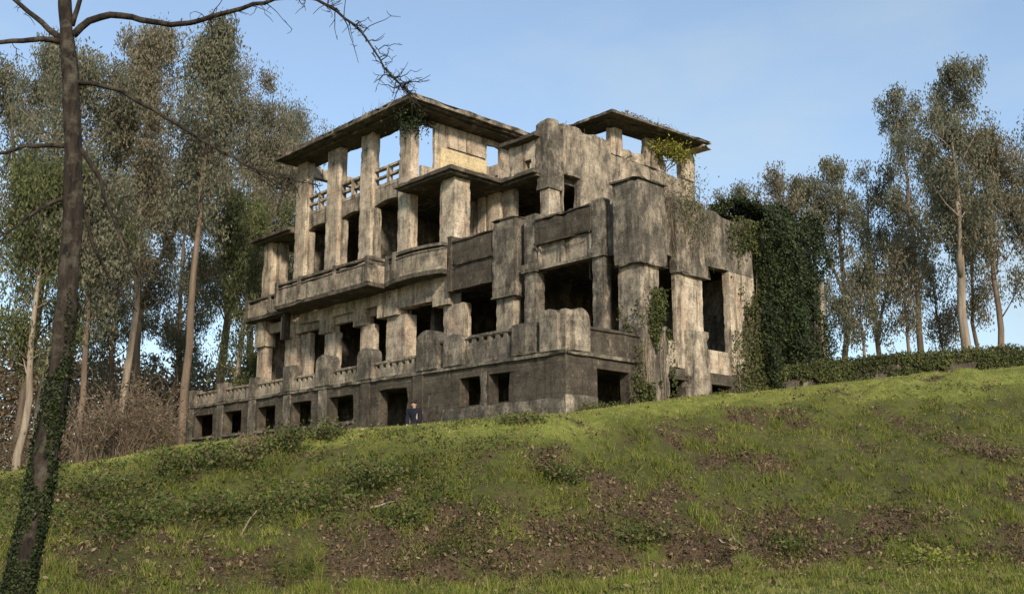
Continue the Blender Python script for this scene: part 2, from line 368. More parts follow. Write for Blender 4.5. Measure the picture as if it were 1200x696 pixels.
part('plinth', vox([(-6.2, .08, YF - .1, YF - .005, 1.2, 3.42), (.005, .1, YF - .1, -2.4, 1.2, 3.5)], step=.35, amp=.03, chip=.12), M_GREY)
part('string_course', vox([(-27.32, .1, YF - .1, YF - .004, 4.80, 4.93), (.004, .1, YF - .003, -.15, 4.80, 4.93)], step=.4, chip=.05), M_GREY)
for a, b in WIN + [(-5.45, -2.5)]:
    part('window_sill', vox([(a - .12, b + .12, YF - .09, YF - .006, 3.24, 3.36)], step=.5, chip=.05), M_GREY)
for x in (-26.2, -23.1, -20.0, -16.95, -14.1, -11.0, -7.6):
    part('pilaster', vox([(x - .3, x + .3, YF - .075, YF - .005, 1.2, 4.795)], step=.4), M_GREY if x < -13 else M_DARK)
part('window_mullion', vox([(-4.08, -3.77, YF - .06, YF - .008, 3.37, 4.6)], step=.4), M_GREY)
# --- terrace parapet: fretted panels between pedestals
PEDS = [(-26.65, -25.75, 5.75, 0), (-23.45, -22.7, 5.85, 0), (-20.3, -19.6, 5.85, 0), (-17.3, -16.5, 6.1, 0), (-14.55, -13.5, 6.25, 1), (-11.5, -10.5, 6.2, 1),
        (-7.62, -6.4, 6.42, 1), (-6.02, -4.98, 6.08, 1), (-2.45, -1.3, 6.02, 0)]
for x0, x1, zt, rnd in PEDS:
    if rnd:
        w = (x1 - x0) / 2; cx = (x0 + x1) / 2; hz = w * .62
        prof = [(x0, 4.935), (x1, 4.935)] + [(cx + w * math.cos(t), zt - hz + hz * math.sin(t)) for t in np.linspace(0, math.pi, 11)]
        part('pedestal', prism(prof, 'y', YF - .14, YF + .36), M_GREY)
    else:
        part('pedestal', vox([(x0, x1, YF - .1, YF + .34, 4.935, zt)], step=.35, chip=.07), M_GREY)
def fret(x0, x1, zt):
    hs = []; n = max(2, int((x1 - x0) / .36)); s = (x1 - x0) / n
    for i in range(n):
        a = x0 + s * i
        hs.append((a + s * .22, a + s * .78, YF - 1, YF + 1, zt - .27, zt - .13))
    return vox([(x0, x1, YF + .03, YF + .24, 4.935, zt - .1), (x0, x1, YF - .02, YF + .29, zt - .1, zt)], hs, .5, chip=.04)
gaps = [-27.15] + [v for p in PEDS for v in p[:2]] + [-1.0]
for i in range(0, len(gaps), 2):
    if gaps[i + 1] - gaps[i] > .3:
        left = gaps[i] < -6.5
        part('parapet_panel', fret(gaps[i] + .01, gaps[i + 1] - .01, 5.58 if left else 5.96), M_GREY if gaps[i] > -8 else M_WALL)
part('parapet_panel', vox([(-.3, -.04, -2.9, .0, 4.935, 5.74), (-.36, .03, -2.9, .0, 5.74, 5.84)], step=.5), M_DARK)
# rounded corner pedestal of the terrace
def round_prof(a, b, zt, hz):
    c, w = (a + b) / 2, (b - a) / 2
    return [(a, 4.937), (b, 4.937)] + [(c + w * math.cos(t), zt - hz + hz * math.sin(t)) for t in np.linspace(0, math.pi, 13)]
part('corner_pedestal', join(prism(round_prof(-1.05, -.22, 6.32, .30), 'y', YF - .13, YF + .5), prism(round_prof(YF + .22, YF + 1.05, 6.36, .45), 'x', -.55, .13),
     vox([(-.4, 0.0, YF, YF + .4, 4.94, 6.28)], step=.3)), M_WALL)

# --- ground floor piers: shaft and capital (x0, x1, y0, y1) shaft, (…) capital, heights
def pier(sh, zs, cap, zc, mat, capmat=None):
    p = part('pier', vox([(*sh, zs[0], zs[1])], step=.17, chip=.024, amp=.007), mat)
    if cap: part('capital', vox([(*cap, zc[0], zc[1])], step=.17, chip=.03, amp=.008), capmat or mat, p)
    return p
G0 = 4.88
pier((-1.05, -.01, .02, 1.06), (1.3, 8.46), (-1.12, .1, -.1, 1.42), (8.465, 11.5), M_WALL, M_GREY)
part('pier_base', vox([(-.95, .13, -.09, 1.34, 1.3, 6.28)], step=.2, chip=.1), M_GREY)
pier((-2.32, -1.76, .05, .5), (G0, 11.25), (-2.4, -1.68, -.06, .55), (9.0, 9.35), M_GREY)
pier((-5.95, -5.30, .05, .55), (G0, 11.38), (-6.02, -5.22, -.06, .6), (9.0, 9.35), M_GREY)
pier((-7.60, -6.60, .05, .45), (G0, 8.27), (-7.68, -6.34, -.1, .6), (8.275, 11.42), M_WALL, M_GREY)
pier((-11.35, -10.0, .35, .8), (G0, 8.52), (-11.85, -10.75, .12, .85), (8.525, 9.92), M_PALE)
pier((-15.45, -14.0, .3, .95), (G0, 8.56), (-15.95, -14.4, .1, .95), (8.565, 9.74), M_PALE)
pier((-17.6, -16.5, .35, .65), (G0, 8.43), (-18.05, -17.0, .2, .7), (8.435, 9.7), M_PALE)
pier((-20.7, -19.65, .35, .7), (G0, 8.43), (-21.05, -19.95, .2, .75), (8.435, 9.7), M_PALE)
pier((-24.5, -23.55, .35, .8), (G0, 8.6), (-24.7, -23.7, .15, .85), (8.605, 9.86), M_PALE)
pier((-27.4, -26.55, .35, .8), (G0, 8.47), (-27.5, -26.4, .2, .85), (8.475, 9.86), M_PALE)
part('end_wall', vox([(-27.3, -27.0, .86, 6.6, G0, 9.7)], step=2), M_WALL)
for a, b, z0 in ((-26.39, -24.71, 9.15), (-23.69, -21.06, 8.82), (-19.94, -18.06, 8.82), (-16.99, -15.96, 8.82), (-14.38, -11.86, 8.8)):
    part('beam', vox([(a, b, .42, .68, z0, 9.7)], step=.6), M_PALE)
part('beam', vox([(-14.38, -11.86, .2, .41, 8.82, 9.9)], step=.6), M_PALE)
part('block_cap', vox([(-1.2, .2, -.18, 1.5, 11.503, 11.6)], step=.3, chip=.08, amp=.03), M_DARK)
part('drip_ledge', vox([(-1.17, .17, -.15, 1.47, 8.40, 8.462)], step=.3, chip=.05), M_GREY)
part('drip_ledge', vox([(-.2, .14, 1.95, 3.96, 8.38, 8.442)], step=.3, chip=.05), M_GREY)
part('drip_ledge', vox([(-7.73, -6.3, -.15, .5, 8.21, 8.272)], step=.3, chip=.05), M_GREY)
part('block_cap', vox([(-7.75, -6.28, -.17, .62, 11.423, 11.5)], step=.3, chip=.07, amp=.03), M_DARK)
for i in range(5):
    x, y = -7.7 + .02 * i, 4.2 + .62 * i; z = 16.5 - .05 * i
    part('rebar', tube([(x, y, z), (x + .03 * i, y + .05, z + .35), (x + .12, y + .1 - .06 * i, z + .55)], [.012] * 3, 4), M_SOFF)
# splayed plaster jamb in the second bay from the left
part('jamb', vox([(-23.54, -22.6, .7, 1.0, G0, 8.8)], step=.5), M_PALE)
for x in (-22.2, -13.9, -8.1): part('cross_wall', vox([(x, x + .3, 1.65, 6., G0, 9.6)], step=3), M_INNER)
# --- right facade of the ground floor
pier((-.2, -.02, 2.02, 3.66), (G0, 8.44), (-.25, .09, 2.0, 3.92), (8.445, 11.3), M_PALE, M_GREY)
part('pier_base', vox([(-.3, .11, 2.42, 3.8, 1.3, 6.36)], step=.2, chip=.1), M_WALL)
pier((-.35, -.02, 5.42, 7.1), (G0, 8.96), None, None, M_PALE)
part('upper_wall', vox([(-.4, -.03, 3.93, 7.12, 8.97, 11.25)], step=.45, amp=.02, chip=.08, erode=ragged(11.25, .3)), M_GREY)
part('upper_wall', vox([(-.4, -.06, 1.43, 1.97, 9.0, 11.2)], step=.45, amp=.02, chip=.08), M_GREY)
part('sill_wall', vox([(-.25, -.08, 1.35, 2.41, G0, 5.86)], step=.5), M_PALE)
part('sill_wall', vox([(-.3, -.08, 3.81, 5.4, G0, 5.75)], step=.5), M_PALE)
# --- first-floor parapet band, heavy dark part beside the corner
def band(x0, x1, z0, z1, zl, y=.0, mat=M_DARK):
    p = part('parapet_band', vox([(x0, x1, y, y + .32, z0, z1)], step=.4, amp=.02, chip=.05), mat)
    part('ledge', vox([(x0, x1, y - .11, y - .003, zl, zl + .09)], step=.4, chip=.05), mat, p)
    part('coping', vox([(x0, x1, y - .06, y + .36, z1 + .003, z1 + .1)], step=.5, chip=.06), mat, p)
    return p
band(-10.35, -7.70, 9.0, 11.1, 10.05)
part('band_end', vox([(-10.62, -10.36, -.1, .5, 8.98, 11.42)], step=.4, chip=.06), M_DARK)
band(-5.29, -2.33, 10.08, 11.02, 10.0)
part('transom_panel', vox([(-5.29, -2.33, .2, .45, 9.05, 10.07), (-5.29, -2.33, .34, .45, 10.07, 10.6)] + [(a, a + .14, .08, .2, 9.05, 9.99) for a in (-5.25, -3.95, -2.5)] + [(-5.29, -2.33, .08, .2, 9.05, 9.17)], step=.45), M_WALL)
part('recess_panel', vox([(-6.33, -5.96, .35, .6, 8.9, 11.2)], step=.5), M_GREY)
part('recess_panel', vox([(-1.75, -1.13, .3, .6, 9.0, 11.0)], step=.5), M_GREY)
# hanging rod in the wide opening
part('hanging_rod', tube([(-2.75, .4, 9.05), (-2.75, .4, 8.35), (-2.55, .4, 8.28)], [.03, .03, .03], 5), M_SOFF)
# --- projecting balcony on the left, and the bowed link
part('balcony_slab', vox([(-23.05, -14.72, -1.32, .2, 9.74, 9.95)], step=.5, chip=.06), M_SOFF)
bp = part('balcony_parapet', vox([(-22.85, -14.8, -1.2, -1.06, 9.955, 10.78)], step=.5), M_WALL)
part('handrail', vox([(-22.95, -14.74, -1.26, -1.0, 10.98, 11.12), (-14.98, -14.74, -.99, -.3, 10.98, 11.12)], step=.5, chip=.04), M_GREY, bp)
part('handrail', vox([(-22.95, -14.74, -1.24, -1.02, 10.785, 10.87)], step=.5, chip=.03), M_GREY, bp)
for x in (-22.88, -20.72, -17.62, -14.92):
    part('post', vox([(x - .12, x + .12, -1.3, -.98, 9.957, 11.17)], step=.4, chip=.03), M_GREY, bp)
part('balcony_parapet', vox([(-14.94, -14.8, -1.05, -.35, 9.955, 10.78)], step=.4), M_WALL)
part('balcony_soffit_beam', vox([(-23.0, -14.8, .2, .41, 9.2, 9.735)], step=.6), M_PALE)
def bowed(x0, x1, ya, bow, th, z0, z1):
    n = 14; V = []; F = []
    for i in range(n + 1):
        t = i / n; x = x0 + (x1 - x0) * t; y = ya - bow * (1 - (2 * t - 1) ** 2)
        V += [(x, y, z0), (x, y, z1), (x, y + th, z1), (x, y + th, z0)]
    for i in range(n):
        a, c = i * 4, i * 4 + 4
        F += [(a, c, c + 1, a + 1), (a + 1, c + 1, c + 2, a + 2), (a + 2, c + 2, c + 3, a + 3), (a + 3, c + 3, c, a)]
    F += [(0, 1, 2, 3), (n * 4 + 3, n * 4 + 2, n * 4 + 1, n * 4)]
    return V, F
lb = part('bowed_parapet', bowed(-14.72, -10.63, -.28, .35, .2, 9.97, 10.85), M_WALL)
part('handrail', bowed(-14.72, -10.63, -.34, .35, .3, 11.03, 11.16), M_GREY, lb)
part('handrail', bowed(-14.72, -10.63, -.32, .35, .26, 10.853, 10.93), M_GREY, lb)
part('bowed_slab', bowed(-14.7, -10.63, -.4, .35, .75, 9.78, 9.968), M_SOFF)
for x, y in ((-14.5, -.36), (-13.75, -.55)):
    part('post', vox([(x - .11, x + .11, y - .1, y + .3, 9.972, 11.22)], step=.4, chip=.03), M_GREY, lb)
part('hanging_pilaster', vox([(-24.02, -23.72, -.2, .14, 8.5, 9.86)], step=.4), M_DARK)
part('wing_slab', vox([(-27.95, -23.06, -.25, 1.2, 9.87, 10.08)], step=.5, chip=.06), M_SOFF)
wp = part('wing_parapet', vox([(-27.8, -23.07, -.15, .02, 10.085, 10.82)], step=.5), M_WALL)
part('handrail', vox([(-27.9, -23.07, -.22, .06, 10.96, 11.08)], step=.5), M_GREY, wp)
part('post', vox([(-27.85, -27.6, -.24, .08, 10.09, 11.12)], step=.4), M_GREY, wp); part('post', vox([(-25.5, -25.28, -.24, .08, 10.09, 11.12)], step=.4), M_GREY, wp)
part('column', vox([(-27.4, -26.45, .4, 1.3, 10.085, 14.3)], step=.4, amp=.02, chip=.05), M_PALE)
part('jamb', vox([(-26.44, -26.1, .7, 1.3, 10.085, 14.3)], step=.5), M_WALL)
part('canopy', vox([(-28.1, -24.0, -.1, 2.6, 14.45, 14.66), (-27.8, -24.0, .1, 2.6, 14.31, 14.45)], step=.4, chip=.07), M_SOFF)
part('window_bar', vox([(-26.1, -24.0, 1.7, 1.76, 13.1, 13.2)], step=1, chip=.01), M_SOFF)
part('back_column', vox([(-27.4, -26.8, 5.6, 6.2, 10.0, 14.3)], step=1.), M_PALE)
# --- floors and back walls
part('floor_slab', vox([(-27.4, -.76, .97, 7.0, 9.72, 9.94), (-27.4, -7.9, 7.0, 13.6, 9.72, 9.94)], step=4), M_INNER)
part('floor_slab', vox([(-27., -.43, .41, 6.9, 4.62, 4.86)], step=4), M_INNER)
part('back_wall', vox([(-26.4, -8.0, 6.3, 6.6, G0, 9.7), (-8.0, -1.0, 6.75, 7.05, G0, 9.7)], step=3), M_INNER)
part('back_wall', vox([(-24.0, -14.2, 5.6, 5.9, 9.95, 14.5), (-14.2, -9.8, 5.9, 6.2, 9.95, 14.5)], step=3), M_INNER)
for x in (-17.9, -23.9): part('cross_wall', vox([(x, x + .3, 1.4, 5.5, 9.95, 14.5)], step=3), M_INNER)

# --- left tower
T0, ZE = 9.96, 18.1
TC = [(-23.95, -22.95), (-20.95, -19.85), (-17.95, -17.0), (-14.78, -13.85)]
for x0, x1 in TC:
    part('column', vox([(x0, x1, .3, .78, T0, ZE)], step=.18, amp=.006, chip=.028), M_PALE)
    if x0 < -15: part('jamb', vox([(x1 + .005, x1 + .25, .5, .8, T0, 14.2)], step=.5), M_WALL)
for (a0, a1), (b0, b1) in zip(TC, TC[1:]):
    a, b = a1 + .004, b0 - .004
    m = (a + b) / 2; h = (b - a) / 2
    prof = [(a, 15.12), (a, 14.28)] + [(m + h * t, 14.28 + .17 * (1 - t * t)) for t in np.linspace(-.92, .92, 9)] + [(b, 14.28), (b, 15.12)]
    part('arched_lintel', prism(prof, 'y', .52, .84), M_WALL)
    bl = part('balustrade', vox([(a, b, .5, .72, 15.125, 15.3), (a, b, .5, .72, 15.62, 15.74), (a, b, .48, .76, 16.05, 16.17)] +
         [(m - .09, m + .09, .48, .74, 15.3, 16.05)], step=.4, chip=.03), M_PALE)
part('tower_floor', vox([(-23.9, -13.9, .92, 8.6, 14.55, 14.85)], step=2.5), M_INNER)
XA = -13.85
tw_ = part('tower_side_wall', vox([(XA - .2, XA, .95, 8.6, 14.86, 15.75), (XA - .2, XA, 1.72, 5.05, 15.75, 18.08), (XA - .2, XA, 5.97, 8.6, 15.75, 18.08), (XA - .2, XA, .95, 8.6, 17.8, 18.09)], step=.45, chip=.05), M_PALE)
part('plaster_panel', vox([(XA + .003, XA + .11, 2.0, 4.98, 15.72, 16.86)], step=.6, amp=.005, chip=.02), M_PLAST, tw_)
for y0, y1 in ((2.45, 3.62), (3.68, 4.9)):
    part('wall_panel', vox([(XA + .003, XA + .08, y0, y1, 16.98, 17.7)], step=.5, amp=.006, chip=.02), M_PALE, tw_)
for x0, x1 in TC:
    part('back_column', vox([(x0, x1, 7.9, 8.58, 14.86, ZE)], step=.8), M_PALE)
part('back_beam', vox([(-23.9, -14.3, 8.0, 8.4, 17.45, 18.08)], step=1.), M_PALE)
part('back_rail', vox([(-22.9, -14.3, 8.1, 8.35, 15.7, 15.9), (-22.9, -14.3, 8.1, 8.35, 14.9, 15.2)], step=1.), M_PALE)
part('side_beam', vox([(-23.9, -23.5, .95, 7.85, 17.5, 18.08)], step=1.), M_PALE)
def eave(x0, x1, y0, y1, z, w, k=1., tilt=0.):
    """remains of a flat roof: strips of width w along the front and the right side"""
    h = lambda e: (x0 - 1, x1 - w - e, y0 + w + e, y1 + 1, 0, 99)       # front and right eaves are left, the rest has fallen in
    er = (lambda x, y, z_: (0, 0, (y - y0) * tilt)) if tilt else None
    a, b, c = z + .09 * k, z + .18 * k, z + .38 * k
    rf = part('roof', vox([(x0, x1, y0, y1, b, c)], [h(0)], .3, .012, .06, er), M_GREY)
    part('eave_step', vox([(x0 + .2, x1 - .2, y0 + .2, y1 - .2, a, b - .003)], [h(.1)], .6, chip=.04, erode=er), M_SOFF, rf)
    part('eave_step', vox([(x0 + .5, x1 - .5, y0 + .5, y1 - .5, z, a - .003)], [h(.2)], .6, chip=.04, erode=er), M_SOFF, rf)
    part('roof_edge', vox([(x0 + .02, x1 - .02, y0 + .02, y0 + .5, c + .003, c + .06), (x1 - .5, x1 - .02, y0 + .5, y1 - .02, c + .003, c + .06)], step=.35, amp=.04, chip=.05, erode=er), M_GREY, rf)
    return rf
eave(-24.7, -12.55, -.72, 9.4, 18.105, 1.75)
# canopy over the corner loggia beside the tower
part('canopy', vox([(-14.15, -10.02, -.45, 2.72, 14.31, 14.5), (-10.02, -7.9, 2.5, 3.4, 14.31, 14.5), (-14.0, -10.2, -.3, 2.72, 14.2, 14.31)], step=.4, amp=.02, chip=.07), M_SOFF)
part('canopy_top', vox([(-13.84, -10.2, -.2, 2.7, 14.51, 14.6)], step=.6, chip=.05), M_GREY)
part('column', vox([(-11.5, -10.48, .18, 1.1, T0, 14.195)], step=.18, amp=.006, chip=.028), M_PALE)
# recessed front wall between tower and grey mass
part('recessed_wall', vox([(-10.0, -8.25, 2.95, 3.3, 14.52, 16.0)], [(-8.95, -8.5, 2, 4, 14.75, 15.15)], .4, chip=.06), M_PALE)
part('canopy', vox([(-10.2, -7.9, 2.55, 3.6, 16.01, 16.2)], step=.4, chip=.06), M_SOFF)
for a, b in ((-12.3, -11.75), (-11.6, -10.75)):
    part('pilaster', vox([(a, b, 3.1, 3.6, T0, 14.19)], step=.5), M_PALE)
part('wall', vox([(-13.9, -12.31, 3.2, 3.5, T0, 14.19)], step=1.), M_WALL)
part('wall', vox([(-10.74, -10.0, 3.3, 3.6, T0, 14.3)], step=1.), M_WALL)
part('loggia_ceiling', vox([(-13.8, -7.95, 2.73, 6.2, 14.2, 14.5)], step=2), M_INNER)

# --- grey mass and right tower (plane x = -7.5)
XG = -7.5
part('corner_pier', vox([(-8.05, XG - .02, 3.05, 3.75, T0, 13.6)], step=.4), M_WALL)
part('corner_pier_head', vox([(-8.2, XG + .05, 2.95, 3.95, 13.605, 16.85), (-8.3, -7.9, 2.95, 3.6, 14.6, 16.4)], step=.35, amp=.03, chip=.08, erode=ragged(16.85, .2)), M_GREY)
part('broken_wall', vox([(-7.95, XG, 3.96, 7.2, T0, 16.9), (-7.95, XG, 7.2, 13.7, T0, 16.15)], [(-9, -7, 4.0, 5.06, 9, 14.47)], .4, .03, .08,
     erode=lambda x, y, z: (0, 0, -.16 * max(0, mnoise.noise(Vector((x, y * 1.1, 2.2))) + .25) - .03 * (y - 3.96) * (y < 7.25)) if z > 16.6 else (0, 0, 0)), M_WALL)
part('sill_wall', vox([(-7.75, XG - .03, 8.0, 9.7, 16.16, 16.72)], step=.3, amp=.03, chip=.1), M_PALE)
part('sill_wall', vox([(-7.75, XG - .03, 10.66, 11.35, 16.16, 17.7)], step=.4, amp=.03, chip=.1), M_PALE)
for y0, y1 in ((7.15, 8.0), (9.7, 10.65), (12.5, 13.65)):
    part('column', vox([(-7.78, XG + .04, y0, y1, 16.17, 17.515 + (y0 - 6.3) * .042)], step=.4, amp=.025, chip=.07), M_PALE)
part('tower_floor', vox([(-13., -7.96, 7.2, 13.6, 14.5, 14.8)], step=2.), M_INNER)
for x, y in ((-9.9, 7.0), (-13.0, 13.0)):
    part('back_column', vox([(x, x + .6, y, y + .6, 14.81, 17.435)], step=1.), M_PALE)
eave(-10.0, -6.35, 6.0, 13.6, 17.52, 1.5, .45, .042)
part('loggia_ceiling', vox([(-13.0, -7.96, 3.97, 7.19, 14.5, 14.75)], step=2), M_INNER)
part('lower_back_wall', vox([(-13.2, -8.0, 13.3, 13.6, T0, 16.)], step=2), M_INNER)
part('back_wall', vox([(-13., -8.0, 7.25, 7.5, 9.95, 14.49)], step=2), M_INNER)
# loose slab fragment sagging at the right roof end
part('broken_slab', vox([(-7.6, -6.4, 13.0, 13.7, 17.66, 17.8)], step=.3, amp=.05, chip=.15), M_PALE)
# pale end post beside the ivy and rear wing it grew over
part('rear_wing', vox([(-4.5, -.4, 7.6, 12.3, 2.5, 11.6)], step=1.), M_GREY)
part('end_post', vox([(-.55, -.15, 12.35, 12.8, 3.5, 9.6)], step=.5), M_WALL)
# ------------------------------------------------------------------ ivy and plants on the building
def ivy(name, label, C, D, N, L, Wd, mat, origin, cat='ivy', stems=None):
    t = thing(name, origin, label, cat)
    V, F = leaves(C, D, N, L, Wd); mesh_obj('foliage', V, F, mat, t)
    if stems:
        mesh_obj('stem', *join(*stems), M_TWIG, t)
    return t
def face_leaves(n, plane, u, z, depth, keep, g, out=(1, 0, 0)):
    """leaf centres scattered over a wall patch; keep(u, z) -> probability"""
    uu = g.uniform(u[0], u[1], n * 3); zz = g.uniform(z[0], z[1], n * 3)
    k = g.uniform(size=n * 3) < keep(uu, zz); uu, zz = uu[k][:n], zz[k][:n]
    dd = np.abs(g.normal(size=len(uu))) * depth
    C = np.stack([plane + dd, uu, zz], 1) if out[0] else np.stack([uu, plane - dd, zz], 1)
    o = np.array([1, 0, 0.]) if out[0] else np.array([0, -1., 0])
    N = nrm(o + np.array([0, 0, .35]) + g.normal(size=C.shape) * .55); D = nrm(np.array([0, 0, -1.]) + g.normal(size=C.shape) * .6)
    return C, D, N
def creeper(y0, y1, x, z0, z1, n, g, r=.02):
    out = []
    for _ in range(n):
        y = g.uniform(y0, y1); k = 9; zs = np.linspace(z0, g.uniform(z0 + (z1 - z0) * .5, z1), k)
        ys = y + np.cumsum(g.normal(size=k) * .09); out.append(tube(np.stack([np.full(k, x) + g.uniform(.01, .05), ys, zs], 1), np.linspace(r, r * .4, k), 4))
    return out
g = np.random.default_rng(11)
a = face_leaves(4600, .14, (-.9, 1.6), (2.9, 7.6), .10, lambda u, z: np.exp(-((u - .55 - .12 * (z - 5)) / np.clip(.95 - .13 * (z - 3), .25, 1.2)) ** 2) * (fbm(u * 1.9, z * .6, 5) > .42), g)
b_ = face_leaves(450, -.06, (-.95, 0.), (5., 7.4), .07, lambda u, z: np.clip(1.1 - (z - 5) / 2.2, 0, 1) * (fbm(u * 2, z * 1.5, 6) > .42), g, (0, 1, 0))
ivy('ivy', 'ivy climbing the big corner pier from grass to mid height', np.r_[a[0], b_[0]], np.r_[a[1], b_[1]], np.r_[a[2], b_[2]], .10, .08, M_IVYL, (.3, .5, 2.9), stems=creeper(-.2, 1.2, .14, 2.9, 8.4, 9, g))
a = face_leaves(4200, .0, (5.3, 7.6), (4.2, 11.3), .12, lambda u, z: np.clip(.1 + .6 * ((u - 5.3) / 2.0), 0, 1) * (fbm(u * 1.7, z * .55, 9) > .43), g)
ivy('ivy', 'loose green ivy hanging over the pale end pier of the right facade', *a, .11, .09, M_IVYL, (.2, 6.6, 4.2), stems=creeper(5.4, 7.2, .03, 4.3, 11, 8, g))
n = 900
C = np.stack([g.normal(-13.85, .5, n), g.normal(.35, .45, n), 18.05 - np.abs(g.normal(0, .42, n))], 1)
C[:, 1] = np.minimum(C[:, 1], .28 - .12 * g.uniform(size=n)); C[n // 2:, 0] = XA + .06 + .12 * g.uniform(size=n - n // 2); C[n // 2:, 1] = g.normal(.6, .5, n - n // 2)
ivy('ivy', 'dark ivy tuft under the roof corner of the left tower', C, np.array([0, 0, -1.]) + g.normal(size=C.shape) * .6, np.array([.6, -.6, .3]) + g.normal(size=C.shape) * .5, .11, .08, M_IVY, (-13.8, .3, 17.))
n = 1500
C = np.stack([XG + .5 + g.normal(0, .26, n), g.normal(11.2, .62, n), g.normal(17.12, .24, n)], 1)
ivy('hanging_shrub', 'yellow-green shrub growing from the wall under the right tower eave', C, rdir(n, g), rdir(n, g), .17, .08, M_YEL, (XG, 11.2, 16.4), 'shrub',
    stems=[tube([(XG, 11.1 + q, 16.3), (XG + .3, 11.1 + q * 2, 16.6), (XG + .5, 11.1 + q * 3.5, 16.95)], [.03, .02, .01], 4) for q in (-.2, -.05, .1, .25)])
st = []
for i in range(70):
    y = g.uniform(1.2, 4.2); x = g.uniform(-1.2, .15); z = 11.3 + g.uniform(-.1, .5); k = 8
    P = np.stack([x + np.linspace(0, 1, k) ** .5 * (.16 - x) + g.normal(size=k) * .03 + .03, y + np.cumsum(g.normal(size=k) * .10), z - np.linspace(0, 1, k) ** 1.4 * g.uniform(.8, 3.2)], 1)
    st.append(tube(P, np.linspace(.016, .006, k), 3))
n = 900; C = np.stack([.14 + np.abs(g.normal(0, .10, n)), g.normal(2.9, .75, n), g.normal(10.9, .75, n)], 1)
ivy('vine', 'brown leafless vines trailing over the top of the right facade', C, rdir(n, g), rdir(n, g), .10, .05, M_WEED, (0, 2.8, 9.), 'vine', stems=st)
st = []
for i in range(40):
    b0 = np.array([-1.5 + g.uniform(-.5, .5), 4.2 + g.uniform(-1., 1.4), 11.1]); k = 6; dv = nrm(np.array([g.normal() * .35, g.normal() * .35, 1.]))
    st.append(tube(b0 + np.linspace(0, 1, k)[:, None] * dv * g.uniform(.8, 2.6) + np.cumsum(g.normal(size=(k, 3)) * .05, 0), np.linspace(.016, .004, k), 3))
n = 420; C = np.stack([g.normal(-1.5, .6, n), g.normal(4.3, .9, n), 11.2 + np.abs(g.normal(0, .9, n))], 1)
ivy('bare_shrub', 'thin leafless shrub sprouting above the right facade wall', C, rdir(n, g), rdir(n, g), .10, .05, M_RUSS, (-1.5, 4.2, 11.1), 'shrub', stems=st)
# great ivy mass over the rear wing
n = 46000
th = g.uniform(size=n); P = np.zeros((n, 3)); N = np.zeros((n, 3))
s1 = th < .62; s2 = (th >= .62) & (th < .82); s3 = th >= .82
m1, m2, m3 = s1.sum(), s2.sum(), s3.sum()
P[s1] = np.stack([np.full(m1, -.3), g.uniform(7.15, 12.0, m1), g.uniform(3.2, 12.2, m1)], 1); N[s1] = (1, 0, .1)
P[s2] = np.stack([g.uniform(-2.6, -.3, m2), np.full(m2, 7.3), g.uniform(9.0, 12.2, m2)], 1); N[s2] = (0, -1, .1)
P[s3] = np.stack([g.uniform(-2.8, -.2, m3), g.uniform(7.3, 11.9, m3), np.full(m3, 11.9)], 1); N[s3] = (0, 0, 1)
bul = fbm(P[:, 1] * .55 + P[:, 0] * .3, P[:, 2] * .55, 13, 4)
off = (bul - .26) * 2.2 + np.abs(g.normal(0, .16, n))
C = P + N * off[:, None]
edge = np.clip((C[:, 2] - 11.0) / 2, 0, 1); C[:, 1] = 9.9 + (C[:, 1] - 9.9) * (1 - .18 * edge ** 2); C[:, 0] -= edge ** 2 * .5
C[:, 2] -= np.clip(np.abs(C[:, 1] - 9.5) - 1.0, 0, 9) ** 1.5 * edge * .55
ivy('ivy_mass', 'huge dense dark ivy mass smothering the rear wing right of the facade', C, np.array([.3, 0, -1.]) + g.normal(size=C.shape) * .6, nrm(N + np.array([0, 0, .45]) + g.normal(size=C.shape) * .5), g.uniform(.08, .16, n), g.uniform(.06, .12, n), M_IVY, (0, 9.8, 3.5))
# weeds on roof edges
def roof_weeds(label, x0, x1, y0, y1, z, n, hmax):
    st = []
    for i in range(n):
        b0 = np.array([g.uniform(x0, x1), g.uniform(y0, y1), z]); k = 4; hgt = g.uniform(.05, hmax) * g.uniform(.3, 1)
        st.append(tube(b0 + np.linspace(0, 1, k)[:, None] * np.array([g.normal() * .12, g.normal() * .12, hgt]), np.linspace(.012, .004, k), 3))
    m = 3 * n; C = np.stack([g.uniform(x0, x1, m), g.uniform(y0, y1, m), z + np.abs(g.normal(0, .07, m))], 1)
    ivy('roof_weeds', label, C, rdir(m, g), rdir(m, g), .13, .06, M_RUSS, ((x0 + x1) / 2, (y0 + y1) / 2, z), 'weeds', stems=st)
roof_weeds('dry weeds and moss along the front eave of the left tower roof', -24.4, -13.2, -.6, -.1, 18.55, 170, .75)
roof_weeds('dry weeds along the side eave of the right tower roof', -6.8, -6.4, 7., 13.4, 17.9, 120, .35)

